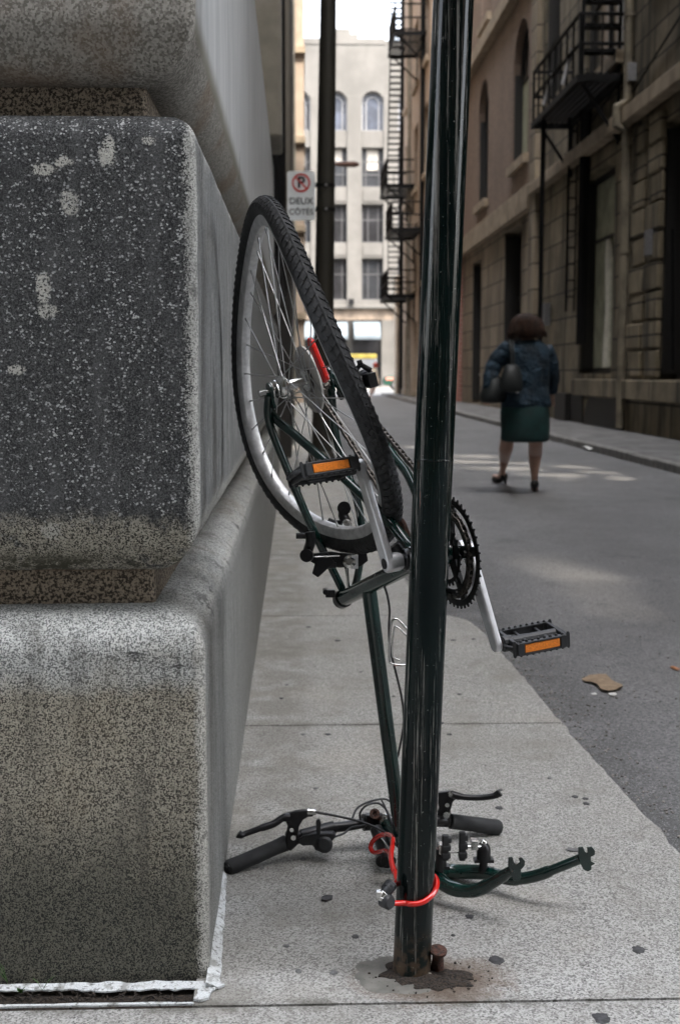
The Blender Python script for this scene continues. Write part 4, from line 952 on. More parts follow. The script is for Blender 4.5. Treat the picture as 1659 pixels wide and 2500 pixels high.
# ---- pedals
def pedal(end,A,up,tilt=0):
    B=A.cross(up); 
    if (B.dot(C0-end))<0: B=-B
    B=(B-A*B.dot(A)).normalized(); U=A.cross(B); 
    if U.z<0: U=-U
    B,U=(B*math.cos(tilt)+U*math.sin(tilt)),(U*math.cos(tilt)-B*math.sin(tilt))
    mb=MB(); c=end+A*.066; Lp=.102; Wp=.036
    mb.tube([end+A*.006,end+A*.112],.0105,14); mb.tube([end+A*.008,end+A*.024],.0145,14)
    for s in (-1,1):
        prof=[]; n=9
        for k in range(n+1):
            x=lerp(-Lp/2,Lp/2,k/n); prof+= [(x-.003,.0115),(x-.0012,.0155),(x+.0018,.0155),(x+.0034,.0115)]
        poly=prof+[(a,-b) for a,b in reversed(prof)]
        mb.plate(poly,c+B*s*Wp,A,U,B,.004)
        mb.cbox(c+B*s*(Wp+.001)+U*.0102,Lp*.86,.010,.0035,(A,B,U)); mb.cbox(c+B*s*(Wp+.001)-U*.0102,Lp*.86,.010,.0035,(A,B,U))
        mb.cbox(c+B*s*(Wp+.001)+A*Lp*.40,.012,.010,.022,(A,B,U)); mb.cbox(c+B*s*(Wp+.001)-A*Lp*.40,.012,.010,.022,(A,B,U))
        mb.cbox(c+A*s*.047,.007,2*Wp,.022,(A,B,U)); mb.cbox(c+A*s*.020,.006,2*Wp,.012,(A,B,U))
        for e in (-1,1): mb.tube([c+A*s*.047+B*e*Wp,c+A*s*.058+B*e*.02,c+A*s*.058+B*e*.0],.005,6)
    for s in (-1,1): mb.tube([c+A*.05+B*s*.0+U*.004,c+A*.028+B*s*.012,c-A*.02+B*s*.022,c-A*.045+B*s*.032],.004,6)
    p=mb.build('pedal','blackp',bike,bevel=.0012)
    for s in (-1,1):
        mb=MB(); mb.cbox(c+B*s*(Wp+.0035),.066,.003,.0150,(A,B,U)); r_=mb.build('pedal_reflector','orange',p,bevel=.0008)
    mb=MB(); mb.tube([end-A*.004,end+A*.013],.0085,12); mb.build('axle_end','rust' if A.x>0 else 'steel',p)
    return p
LE=BB+BN*.092+CD*CL; RE=BB-BN*.092-CD*CL
pedal(LE,BN,Vector((0,0,1)),.30)
Ar=(Vector((.94,.24,.12))).normalized(); pedal(RE,Ar,Vector((0,0,1)),-.12)
# ---- bottle cage and cables
mb=MB(); mb.tube(smoothpath([at(1000,1545,2.40),at(975,1516,2.41),at(962,1512,2.41),at(955,1522,2.41),at(951,1560,2.42),at(950,1610,2.42),at(955,1620,2.42),at(975,1624,2.42),at(1005,1624,2.42)],5),.0023,8)
mb.tube(smoothpath([at(1000,1560,2.44),at(968,1530,2.45),at(960,1545,2.45),at(957,1600,2.46),at(975,1612,2.46)],5),.0020,8); mb.build('bottle_cage','steel',bike,smooth=60)
def cable(pts,r=.0024,m='blackp',name='brake_cable'):
    mb=MB(); mb.tube(smoothpath(pts,6),r,8); return mb.build(name,m,bike,smooth=60)
cable([P2(868,965,2.40),P2(885,1020,2.41),P2(897,1100,2.42),P2(893,1200,2.45),P2(905,1330,2.50),at(985,1750,2.58),P3(705,40,2.62)])
cable([P3(398,170,2.64),P3(470,183,2.64),P3(560,203,2.64),P3(630,228,2.62),P3(690,262,2.6),P3(720,300,2.58)],.0028)
cable([P3(545,192,2.66),P3(565,152,2.68),P3(610,128,2.72),P3(660,117,2.74),P3(692,124,2.74),P3(712,160,2.72)],.0025)
cable([P3(578,210,2.70),P3(576,172,2.70),P3(602,142,2.71),P3(648,134,2.72),P3(680,160,2.70),P3(700,205,2.66),P3(715,250,2.6)],.0025)
cable([P3(660,118,2.70),P3(676,150,2.69),P3(690,190,2.68),P3(712,235,2.64)],.0022)
cable([P3(475,268,2.66),P3(510,255,2.67),P3(540,232,2.68),P3(600,222,2.68)],.0024)
cable([P3(620,235,2.66),P3(650,262,2.63),P3(680,300,2.58),P3(715,345,2.5)],.0018,'steel')
cable([P3(868,225,2.52),P3(874,262,2.50),P3(884,300,2.48),P3(886,325,2.47)],.0022)
cable([P2(625,800,2.47),P2(500,805,2.47),P2(470,800,2.46)],.0012,'steel')
# ---- rear brake
def brake(name,pts,r,knobs,parent=bike):
    mb=MB(); mb.tube(smoothpath(pts,4),r,10)
    for (p,ax,rr,h) in knobs: mb.lathe(p,ax,[(-h/2,.0001),(-h/2,rr),(h/2,rr),(h/2,.0001)],14)
    return mb.build(name,'blackm',parent,smooth=40,bevel=.0006)
fw=(C0-BB).normalized()
b1=brake('brake_arm',[P2(462,668,2.44),P2(466,720,2.44),P2(455,760,2.45),P2(446,795,2.45)],.010,[(P2(445,798,2.44),fw,.013,.02),(P2(428,690,2.45),Vector((1,0,0)),.006,.03)])
b2=brake('brake_arm',[P2(652,535,2.60),P2(645,580,2.60),P2(662,620,2.59),P2(640,660,2.59)],.011,[(P2(650,540,2.6),fw,.014,.02)])
mb=MB(); mb.lathe(P2(664,625,2.56),fw,[(-.012,.0001),(-.012,.010),(0,.010),(.002,.006),(.010,.006),(.010,.0001)],14); mb.build('pad_bolt','steel',b2,smooth=35); mb=MB(); mb.tube([P2(560,605,2.6),P2(600,622,2.6),P2(660,615,2.6)],.006,8); mb.build('brake_pad','rubber',b2,smooth=35)
mb=MB(); 
mb.plate([(-.062,.0),(-.055,.014),(-.02,.018),(.03,.012),(.052,.018),(.055,0),(.04,-.012),(0,-.014),(-.045,-.010)],P2(628,825,2.50),c_r,c_u,-c_f,.022)
mb.plate([(-.02,.012),(.0,.02),(.015,0),(-.018,-.03),(-.03,-.022)],P2(556,835,2.49),c_r,c_u,-c_f,.012)
mb.cbox(P2(565,850,2.49),.03,.012,.012); b3=mb.build('brake_bridge','blackm',bike,bevel=.002)
mb=MB(); mb.lathe(P2(678,832,2.485),fw,[(-.012,.0001),(-.012,.013),(0,.013),(.003,.007),(.010,.007),(.010,.0001)],16); mb.cbox(P2(705,830,2.49),.014,.012,.028); mb.tube([P2(665,860,2.5),P2(672,970,2.56)],.003,8); mb.tube([P2(655,865,2.5),P2(676,968,2.56)],.0022,8); mb.build('straddle_bolt','steel',b3,smooth=35)
# ---- handlebar
mb=MB(); hb=smoothpath([P3(42,396,2.585),P3(160,345,2.62),P3(280,292,2.655),P3(350,258,2.675),P3(430,236,2.69),P3(520,226,2.70),P3(625,208,2.72),P3(760,200,2.735),P3(880,202,2.75),P3(935,206,2.765),P3(1040,219,2.785),P3(1135,232,2.80)],5)
mb.tube(hb,.0112,16); bar=mb.build('handlebar','blackm',bike,smooth=50)
mb=MB(); g=[P3(40,397,2.585),P3(50,392,2.59),P3(160,345,2.62),P3(278,293,2.655)]; mb.tube([g[0],g[1],lerp(g[1],g[2],.5),g[2],lerp(g[2],g[3],.6),g[3]],[.013,.0170,.0160,.0162,.0158,.0175],20)
mb.tube([g[0]-(g[1]-g[0]).normalized()*.004,g[0]],.007,10); mb.build('grip','rubber',bar,smooth=40,bevel=.001)
mb=MB(); g=[P3(1137,232,2.80),P3(1128,231,2.798),P3(1040,219,2.785),P3(938,206,2.765)]; mb.tube([g[0],g[1],g[2],g[3]],[.015,.0180,.0170,.0170],20); mb.build('grip','rubber',bar,smooth=40,bevel=.001)
def outl(P,Y,th,name,mat,parent,bev=.0025,mb=None):
    c=P3(P[0][0],P[0][1],Y); own=mb is None; mb=mb or MB()
    pts=[P3(a,b,Y) for a,b in P]; n=len(pts); a=[p-c_f*(th/2) for p in pts]; b=[p+c_f*(th/2) for p in pts]
    mb.add(a+b,[tuple(range(n)),tuple(reversed(range(n,2*n)))]+[(i,i+n,(i+1)%n+n,(i+1)%n) for i in range(n)])
    return mb.build(name,mat,parent,bevel=bev) if own else mb
mb=MB(); outl([(362,160),(385,158),(388,184),(366,186),(345,198),(330,225),(325,262),(322,300),(296,324),(278,312),(276,262),(284,222),(272,190),(280,172),(320,163)],2.645,.018,'','',None,mb=mb)
mb.lathe(P3(303,272,2.66),(P3(280,292,2.655)-P3(350,258,2.675)).normalized(),[(-.009,.011),(-.009,.0185),(.009,.0185),(.009,.011)],20)
lv=mb.build('brake_lever','blackm',bar,bevel=.0025,smooth=40)
mb=MB(); mb.tube(smoothpath([P3(290,190,2.635),P3(262,194,2.63),P3(225,218,2.62),P3(170,236,2.61),P3(120,254,2.605),P3(95,262,2.60),P3(84,256,2.60)],4),[.009]*4+[.0075]*8+[.0062]*7+[.0075]*3+[.009]*3,10,flat=1.2); mb.build('lever_blade','blackm',lv,smooth=60)
mb=MB(); mb.tube([P3(364,170,2.642),P3(398,170,2.64)],[.0075,.0055],12); mb.lathe(P3(307,272,2.625),-c_f,[(-.003,.0001),(-.003,.0065),(.004,.0055),(.004,.0001)],10); mb.lathe(P3(300,240,2.630),-c_f,[(-.003,.0001),(-.003,.005),(.004,.0045),(.004,.0001)],10); mb.build('cable_adjuster','steel',lv,smooth=30)
mb=MB(); outl([(318,282),(345,262),(400,250),(470,248),(480,262),(460,285),(455,315),(425,328),(395,318),(385,298),(345,300)],2.66,.026,'','',None,mb=mb)
mb.lathe(P3(432,300,2.645),(-c_f+c_u*.3).normalized(),[(-.012,.0001),(-.012,.018),(.004,.018),(.009,.014),(.009,.0001)],18)
sh=mb.build('gear_shifter','blackp',bar,bevel=.003,smooth=35)
mb=MB(); outl([(398,205),(404,196),(414,198),(418,212),(415,262),(400,262)],2.64,.012,'','',None,mb=mb); mb.build('shift_paddle','blackp',sh,bevel=.002)
mb=MB(); mb.tube([P3(340,266,2.672),P3(470,232,2.692)],.0150,14); mb.build('clamp_band','blackm',sh,smooth=40)
mb=MB(); outl([(872,90),(905,86),(940,82),(962,92),(966,112),(948,124),(938,160),(940,216),(925,228),(885,226),(872,218),(874,182),(892,152),(885,122),(870,112)],2.76,.018,'','',None,mb=mb)
lv=mb.build('brake_lever','blackm',bar,bevel=.0025)
mb=MB(); mb.tube(smoothpath([P3(940,96,2.755),P3(985,108,2.75),P3(1050,111,2.745),P3(1108,105,2.74),P3(1130,96,2.74),P3(1136,90,2.74)],4),[.0085]*4+[.0068]*10+[.0080]*3+[.009]*4,10,flat=1.2); mb.build('lever_blade','blackm',lv,smooth=60)
mb=MB(); mb.lathe(P3(922,180,2.745),-c_f,[(-.003,.0001),(-.003,.009),(.006,.0075),(.006,.0001)],12); mb.lathe(P3(925,140,2.745),-c_f,[(-.003,.0001),(-.003,.006),(.004,.005),(.004,.0001)],10); mb.lathe(P3(938,98,2.742),-c_f,[(-.003,.0001),(-.003,.006),(.004,.005),(.004,.0001)],10); mb.build('lever_bolt','steel',lv)
# stem and headset
mb=MB(); mb.lathe(P3(625,208,2.72),(P3(880,202,2.75)-P3(520,226,2.70)).normalized(),[(-.022,.012),(-.022,.0190),(.022,.0190),(.022,.012)],22)
mb.tube([P3(635,215,2.72),P3(668,240,2.71),HT0-HTd*.004],[.016,.015,.019],16); mb.tube([P3(626,180,2.705),P3(632,208,2.71)],.012,10); mb.cbox(P3(618,200,2.70),.02,.02,.026)
mb.tube([P3(640,238,2.66),P3(668,300,2.62),P3(690,372,2.57)],[.014,.0165,.017],16); mb.lathe(P3(662,366,2.58),-c_f,[(-.012,.0001),(-.012,.014),(.006,.013),(.010,.008),(.010,.0001)],16)
stm=mb.build('stem','blackm',bike,smooth=40,bevel=.001)
mb=MB(); mb.lathe(P3(634,176,2.69),(P3(634,176,2.69)-P3(634,190,2.72)).normalized(),[(-.01,.0001),(-.01,.0115),(.002,.0115),(.002,.006),(-.003,.005),(-.003,.0001)],14); mb.build('stem_bolt','rust',stm,smooth=30)
for t,rr in ((.04,.022),(.97,.0225)): mb=MB(); mb.lathe(lerp(HT0,HT1,t),HTd,[(-.009,.015),(-.008,rr),(.006,rr),(.009,.017)],24); mb.build('headset','steel',bike,smooth=35)
# ---- fork
mb=MB(); mb.tube([lerp(HT0,HT1,.98),HT1+HTd*.02],.0175,18)
mb.tube(smoothpath([HT1,P3(872,414,2.45),P3(905,452,2.42),P3(955,479,2.40),P3(1020,487,2.38),P3(1070,474,2.36),P3(1120,446,2.34),P3(1165,416,2.325),P3(1192,402,2.315)],4),[.0165]*6+[.0148]*8+[.0135]*8+[.0115]*6+[.010]*5,16)
mb.tube(smoothpath([HT1,P3(895,404,2.53),P3(950,408,2.54),P3(1020,410,2.52),P3(1085,414,2.49),P3(1150,432,2.46),P3(1215,438,2.43),P3(1290,424,2.41),P3(1370,394,2.39),P3(1460,358,2.37)],4),[.0165]*6+[.0150]*10+[.0140]*8+[.0120]*7+[.0098]*6,16)
fk=mb.build('fork','green',bike,smooth=50)
outl([(1172,352),(1188,350),(1194,372),(1206,380),(1218,372),(1212,356),(1225,352),(1238,366),(1236,385),(1222,400),(1220,438),(1205,448),(1190,440),(1178,412),(1170,385)],2.31,.007,'dropout','green',fk,.0012)
outl([(1452,312),(1472,310),(1480,330),(1490,335),(1488,312),(1508,310),(1520,325),(1518,342),(1503,348),(1503,368),(1520,376),(1505,384),(1505,400),(1490,408),(1473,400),(1460,375),(1452,345)],2.365,.007,'dropout','green',fk,.0012)
up=Vector((.02,.1,1)).normalized()
for (bx,by,Y,pd) in ((894,352,2.44,(918,312)),(1072,326,2.49,(986,306))):
    mb=MB(); q=P3(bx,by,Y); mb.lathe(q,up,[(-.022,.0135),(-.016,.0145),(.004,.0145),(.012,.012),(.018,.006)],20); mb.tube([q-up*.045,q-up*.02],.0085,12); mb.cbox(q-up*.018,.040,.022,.006)
    ba=mb.build('brake_arm','blackm',fk,smooth=40)
    mb=MB(); mb.lathe(q,up,[(.016,.0001),(.016,.0075),(.022,.006),(.024,.0001)],14); p=P3(pd[0],pd[1],Y-.03); mb.tube([p+Vector((.0,0,0)),lerp(p,q,.9)+Vector((0,0,.008))],.0045,8); mb.cbox(lerp(p,q,.55)+Vector((0,0,.010)),.014,.02,.020); mb.build('arm_bolt','steel',ba,smooth=30,bevel=.001)
    mb=MB(); hh=.052 if pd[0]<950 else .060; ax=Vector((.05,.05,1)).normalized(); mb.cbox(p,.013,.012,hh); 
    for k in (-.30,0,.30): mb.cbox(p+ax*hh*k+Vector((.002,0,0)),.018,.014,hh*.22)
    mb.build('brake_pad','rubber',ba,bevel=.0025)
mb=MB(); mb.tube([P3(935,335,2.45),P3(975,332,2.46)],.0012,6); mb.build('brake_cable','steel',bike)
# ================================================================== CABLE LOCK
PB=gnd(1004,2372); PT=at(1106,0,PB.y+.006); PD=(PT-PB).normalized()
lk=empty('cable_lock',PB+Vector((0,0,.12)),'glossy red cable lock looped around the green post and the head of the bicycle','cable lock')
mb=MB()
zc_=P3(780,500,PB.y).z
def pc(ang,z,r=.0375): c=PB+PD*(z/PD.z); return Vector((c.x+r*math.cos(ang),c.y+r*math.sin(ang),z))
zA=P3(690,545,2.095).z; zB=P3(872,428,2.15).z
loop_=[P3(668,538,2.085)]+[pc(R(a),lerp(zA,zB,t)) for a,t in ((-128,0.0),(-105,.03),(-82,.10),(-60,.27),(-35,.52),(-10,.80),(12,.98),(35,1.08),(60,1.12))]
loop_+=[P3(770,405,2.24),P3(722,420,2.27),P3(704,385,2.29),P3(700,340,2.33),P3(706,300,2.38),P3(704,272,2.44),P3(680,259,2.52),P3(648,268,2.56),P3(624,290,2.58),P3(618,315,2.58),P3(634,333,2.56),P3(668,325,2.52),P3(690,330,2.46)]
loop_+=[P3(700,365,2.38),P3(716,410,2.27),P3(722,450,2.21),P3(704,462,2.12)]
mb.tube(smoothpath(loop_,6),.0049,12); mb.build('cable','redc',lk,smooth=60)
mb=MB(); mb.tube([P3(700,460,2.11),P3(692,476,2.10),P3(672,498,2.095)],[.0085,.0100,.0085],14); 
for t in (.1,.3,.5,.7): q=lerp(P3(700,460,2.11),P3(676,490,2.095),t); mb.lathe(q,(P3(700,460,2.11)-P3(676,490,2.095)).normalized(),[(-.0012,.009),(-.0012,.0112),(.0012,.0112),(.0012,.009)],14)
mb.lathe(P3(683,530,2.09),Vector((.6,-.7,.1)).normalized(),[(-.010,.0001),(-.010,.0115),(.006,.013),(.010,.010),(.010,.0001)],18); mb.tube([P3(683,530,2.09),P3(672,545,2.088)],.008,10); mb.build('lock_head','blackp',lk,smooth=35)
mb=MB(); mb.tube([P3(676,494,2.093),P3(660,512,2.09),P3(648,504,2.09)],.0085,14); mb.tube([P3(662,508,2.088),P3(655,522,2.088)],.007,12); mb.cbox(P3(650,500,2.088),.010,.012,.012); mb.build('lock_barrel','steel',lk,smooth=35,bevel=.001)
# ================================================================== STREET THINGS
post=empty('sign_post',PB,'glossy dark green steel post with scratches and painted reflection streaks, standing in front of the bicycle','post')
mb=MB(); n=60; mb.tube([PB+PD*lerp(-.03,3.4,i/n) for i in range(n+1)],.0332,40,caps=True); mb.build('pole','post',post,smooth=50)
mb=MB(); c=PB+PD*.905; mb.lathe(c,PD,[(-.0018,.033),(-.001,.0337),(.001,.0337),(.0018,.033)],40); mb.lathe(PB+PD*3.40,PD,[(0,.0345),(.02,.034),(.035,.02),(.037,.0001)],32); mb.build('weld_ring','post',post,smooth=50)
# mortar patch and dirt at the foot
def blob(cx,cy,rx,ry,z,h,seed,n=40,rough_=.18,hn=.3,rings=8):
    vs=[Vector((cx,cy,z+h))];fs=[]
    for j in range(1,rings+1):
        t=j/rings
        for k in range(n):
            a=2*PI*k/n; q=1+rough_*noise.noise(Vector((math.cos(a)*2,math.sin(a)*2,seed)))*2+rough_*.5*noise.noise(Vector((math.cos(a)*7,math.sin(a)*7,seed)))
            x=cx+rx*t*q*math.cos(a); y=cy+ry*t*q*math.sin(a); zz=z+h*(1-t**2)*(1+hn*2*noise.noise(Vector((x*60,y*60,seed)))) if t<1 else z-.006
            vs.append(Vector((x,y,zz)))
    for k in range(n): fs.append((0,1+k,1+(k+1)%n))
    for j in range(rings-1):
        for k in range(n): a=1+j*n+k; b=1+j*n+(k+1)%n; fs.append((a,a+n,b+n,b))
    return vs,fs
g=lambda x,y: gnd(530+x*.6059,1880+y*.6059)
q=g(715,795); mb=MB(); mb.add(*blob(PB.x-.025,PB.y-.01,.085,.078,.0008,.0012,3,64,.14,.1)); tag(mb.build('mortar_patch','mortar',smooth=60),'smooth stained mortar patch set into the sidewalk around the post foot','mortar patch')
mb=MB(); mb.add(*blob(PB.x+.045,PB.y-.030,.066,.046,.001,.004,9,64,.22,.8)); mb.add(*blob(PB.x-.005,PB.y-.005,.052,.050,.002,.005,12,40,.25,.8)); 
for k in range(70):
    a=random.uniform(0,2*PI); r_=random.uniform(.04,.10); c=Vector((PB.x+.03+r_*math.cos(a)*1.1,PB.y-.03+r_*math.sin(a)*.7,.003)); s=random.uniform(.0006,.0022)
    mb.cbox(c,s*2,s*1.5,s,(Vector((math.cos(a),math.sin(a),0)),Vector((-math.sin(a),math.cos(a),0)),Vector((0,0,1))))
tag(mb.build('dirt','dirt',smooth=50),'dark crumbled dirt and rust heaped round the post foot','dirt',kind='stuff')
MT['pebble']=simple('pale_broken_mortar',(.30,.27,.23),.9,vs=60)
for i,(x,y,s,l) in enumerate(((785,838,.013,'large pale mortar chip in front of the post foot'),(852,830,.008,'small grey stone chip right of the pale mortar chip'))):
    p=g(x,y); mb=MB(); mb.add(*blob(p.x,p.y,s,s*.7,.001,s*.8,i+20,9,.3,.4,3)); tag(mb.build('stone_chip','pebble'),l,'stone chip','loose chips at the post foot')
p=at(530+885*.6059,1880+745*.6059,2.14); sb=empty('rusty_bolt_stub',Vector((p.x,p.y,0)),'broken rusty bolt stub with a flat tilted head beside the post foot','bolt')
mb=MB(); hd=at(530+890*.6059,1880+728*.6059,2.12); mb.tube([Vector((p.x,p.y,-.005)),lerp(Vector((p.x,p.y,0)),hd,.6),hd],[.013,.010,.010],12); mb.build('shank','rust',sb,smooth=40)
mb=MB(); mb.lathe(hd,Vector((.1,-.25,.96)),[(-.003,.0001),(-.003,.0150),(.002,.0155),(.003,.014),(.002,.0001)],20); mb.build('bolt_head','rust',sb,smooth=40)
# gum spots on the sidewalk (photo columns, rows, half width in photo px)
GUM=[(824,1564,11,0),(753,1531,9,0),(740,1793,9,1),(800,1793,10,0),(1097,1793,9,0),(1077,1765,8,0),(728,2372,12,1),(867,2287,12,0),(1211,2344,27,0),(1557,2319,24,0),(795,2197,14,0),(1145,2238,14,0),(1217,1973,15,0),(1402,1945,12,0),(1428,1950,10,0),(1220,1929,9,0),(740,2098,11,1),(687,1705,8,0),(700,1672,7,1),(1430,1962,12,0),(1105,1563,9,0),(1120,1695,8,0),(1069,1545,7,0),(1466,2486,30,0),(1192,2180,12,1),(815,2375,15,1),(905,1960,9,0),(1155,1560,7,0),(640,2120,8,1),(1105,2284,8,0),(1340,1900,8,1),(960,1700,6,0),(880,1640,8,1),(700,2310,10,1),(1390,2075,13,1),(1290,2120,8,1),(770,1925,9,1)]
szn=('tiny','small','broad')
zone=lambda x,y:('near the post foot' if y>2200 else 'beside the upturned handlebars' if y>1880 else 'on the middle slab of sidewalk' if y>1700 else 'on the far slab of sidewalk')
for i,(x,y,h,f) in enumerate(GUM):
    p=gnd(x,y); r_=h/F*p.y*1.0
    mb=MB(); mb.add(*blob(p.x,p.y,r_,r_*1.25,.0006,.0012,i*3.1,18,.22,.2,3)); o=mb.build('gum_spot','gum2' if f else 'gum',smooth=60)
    tag(o,f"{szn[0 if h<9 else 1 if h<20 else 2]} {'faded grey' if f else 'dark'} trodden gum spot {zone(x,y)}",'gum spot','trodden gum spots on the sidewalk')
# litter on the road
MT['card']=simple('brown_torn_cardboard',(.26,.19,.125),.9,vs=40,var=.2); MT['paper']=simple('white_paper_scrap',(.62,.62,.6),.8,vs=40,var=.1)
def scrap(name,poly,label,cat,mat,z=.006,curl=.012,group=None,th=.0015):
    P_=[]
    for (a,b),(c_,d_) in zip(poly,poly[1:]+poly[:1]):
        for k in range(5): P_.append((lerp(a,c_,k/5)+random.uniform(-1,1)*.9,lerp(b,d_,k/5)+random.uniform(-1,1)*.6))
    pts=[gnd(x,y,RZ+.002) for x,y in P_]; c=sum(pts,Vector())/len(pts); mb=MB(); n=len(pts)
    up=[Vector((p.x,p.y,RZ+z+curl*noise.noise(p*9+Vector((3,1,0)))+curl*.5)) for p in pts]; cc=Vector((c.x,c.y,RZ+z+curl))
    lo=[p-Vector((0,0,th)) for p in up]
    mb.add(up+[cc]+lo+[cc-Vector((0,0,th))],[(i,(i+1)%n,n) for i in range(n)]+[(n+1+(i+1)%n,n+1+i,2*n+1) for i in range(n)]+[(i,n+1+i,n+1+(i+1)%n,(i+1)%n) for i in range(n)])
    return tag(mb.build(name,mat,smooth=30),label,cat,group)
scrap('cardboard_scrap',[(1419,1660),(1440,1654),(1478,1653),(1490,1664),(1517,1676),(1519,1682),(1508,1686),(1503,1690),(1485,1692),(1466,1688),(1456,1676),(1440,1668),(1424,1666)],'torn flat piece of brown cardboard lying on the asphalt','cardboard scrap','card',.004,.010)
scrap('paper_scrap',[(1484,1695),(1500,1693),(1505,1698),(1495,1701),(1486,1699)],'tiny white paper scrap under the edge of the torn cardboard','paper scrap','paper',.003,.004)
scrap('paper_scrap',[(1440,1694),(1452,1692),(1456,1696),(1445,1698)],'tiny white paper scrap left of the torn cardboard','paper scrap','paper',.003,.004)
scrap('paper_scrap',[(1612,1143),(1640,1139),(1664,1141),(1672,1150),(1640,1152)],'crumpled white paper in the gutter by the far kerb','paper scrap','paper',.03,.05)
scrap('paper_scrap',[(1420,1098),(1450,1094),(1466,1099),(1440,1104)],'flattened pale paper in the gutter just right of the walking woman','paper scrap','paper',.02,.04)
MT['leaf']=simple('dry_orange_leaf',(.38,.17,.08),.8,vs=60)
scrap('dry_leaf',[(1633,1629),(1640,1627),(1650,1632),(1659,1636),(1650,1638),(1640,1634)],'small dry orange leaf on the asphalt at the right','leaf','leaf',.004,.008)
def onwalk(poly,name,label,cat,mat,h=.003):
    pts=[gnd(x,y) for x,y in poly]; mb=MB(); n=len(pts); mb.add([p+Vector((0,0,h)) for p in pts]+[p+Vector((0,0,.0006)) for p in pts],[tuple(range(n)),tuple(range(n,2*n))]+[(i,(i+1)%n,n+(i+1)%n,n+i) for i in range(n)]); return tag(mb.build(name,mat),label,cat)
onwalk([(1385,2070),(1395,2073),(1422,2074),(1420,2079),(1398,2081),(1384,2078)],'flat_litter','flattened grey scrap on the sidewalk left of the fork end','litter','gum2')
onwalk([(785,2194),(796,2190),(812,2191),(810,2198),(796,2203),(784,2201)],'dead_leaf','dark curled leaf on the sidewalk left of the post','leaf','gum',.005)
mb=MB(); a=P3(1008,266,2.82); b=P3(1062,252,2.84); a.z=b.z=.006; mb.tube([a,b],[.0035,.005],8); tag(mb.build('wood_stick',simple('orange_brown_wood',(.30,.14,.05),.7,vs=60)),'short orange brown stick under the right handlebar grip','stick')
# weeds in the gap at the foot of the wall
MT['weed']=simple('fresh_green_weed',(.05,.14,.02),.6,vs=60)
def weed(x,y,label,n,hh):
    p=gnd(x,y); w_=empty('weed',p,label,'weed','weeds in the gap under the wall')
    for k in range(n):
        a=random.uniform(0,2*PI); L=hh*random.uniform(.5,1); d=Vector((math.cos(a)*.7,-abs(math.sin(a))*.5,random.uniform(.5,1.1))); t=Vector((-math.sin(a),math.cos(a),0))
        mb=MB(); q=[p,p+d*L*.5+Vector((0,0,L*.15)),p+d*L]; wv=[.0012,.0035,.0004]
        if n<6: wv=[.0004,.0007,.0002]
        vs=[];
        for c,ww in zip(q,wv): vs+=[c-t*ww,c+t*ww]
        vs+=[v+Vector((0,-.0006,.0006)) for v in vs[:6]]
        mb.add(vs,[(0,1,3,2),(2,3,5,4),(6,8,9,7),(8,10,11,9),(0,2,8,6),(2,4,10,8),(1,7,9,3),(3,9,11,5)]); mb.build('leaf','weed',w_)
weed(52,2424,'small bright green sprout in the gap under the wall',8,.014)
weed(104,2418,'thin grass blades in the gap, right of the green sprout',4,.045)
weed(20,2400,'long thin dark grass blades at the far left foot of the wall',3,.11)
mb=MB(); mb.box((-2.2,J[0]+.0045,-.021),(XF+.02,YF-.002,-.012)); 
for k in range(260):
    c=Vector((random.uniform(-.9,XF-.02),random.uniform(J[0]+.015,YF-.03),-.008+random.uniform(0,.005))); a=random.uniform(0,PI); s=random.uniform(.002,.006)
    mb.cbox(c,s*2.4,s*.5,s*.5,(Vector((math.cos(a),math.sin(a),.2)).normalized(),Vector((-math.sin(a),math.cos(a),0)),Vector((0,0,1))))
tag(mb.build('gap_soil','dirt'),'dark soil and dry straw in the open gap under the wall','soil',kind='stuff')
# ------------------------------------------------------------------ no parking sign and its post
YS=13.5
pb=at(785,1150,YS); pb.z=0; pt=at(801,0,YS)
sp=empty('lamp_pole',pb,'thick dark brown tapering pole carrying the no parking sign, behind the wheel','pole')
mb=MB(); n=20; tt=pb+(pt-pb)*2.2; mb.tube([lerp(pb,tt,i/n) for i in range(n+1)],[lerp(.112,.052,i/n) for i in range(n+1)],24); mb.lathe(pb,Vector((0,0,1)),[(0,.17),(.12,.165),(.2,.13),(.22,.11)],24); mb.build('shaft','lamp_post',sp,smooth=50)
s0=at(700.5,478,YS-.12); 
sg=empty('parking_sign',at(735,478,YS-.14),'white no parking sign reading DEUX CÔTÉS, on the brown pole','sign')
MT['signw']=simple('white_sign_enamel',(.62,.66,.68),.35,vs=3,var=.06); MT['signr']=simple('sign_red',(.50,.03,.03),.4,vs=9,var=.1); MT['signb']=simple('sign_black',(.02,.02,.025),.4)
A=at(700.5,418,YS-.14); B_=at(768.5,418,YS-.14); Cc=at(734,538,YS-.14); wdt=B_.x-A.x; hgt=A.z-Cc.z; ctr=Vector(((A.x+B_.x)/2,YS-.14,(A.z+Cc.z)/2)); 
def rr(w_,h_,r_,n=6): return [(sx*(w_/2-r_)+r_*math.cos(a+R(90*k/n)),sy*(h_/2-r_)+r_*math.sin(a+R(90*k/n))) for sx,sy,a in ((1,1,0),(-1,1,PI/2),(-1,-1,PI),(1,-1,3*PI/2)) for k in range(n+1)]
UX,UZ,UY=Vector((1,0,0)),Vector((0,0,1)),Vector((0,-1,0))
mb=MB(); mb.plate(rr(wdt,hgt,.03),ctr,UX,UZ,UY,.006); mb.build('sign_plate','signw',sg)
mb=MB(); rc_=ctr+Vector((0,-.005,hgt/2-.117)); cir=lambda r_:[(r_*math.cos(2*PI*k/40),r_*math.sin(2*PI*k/40)) for k in range(40)]
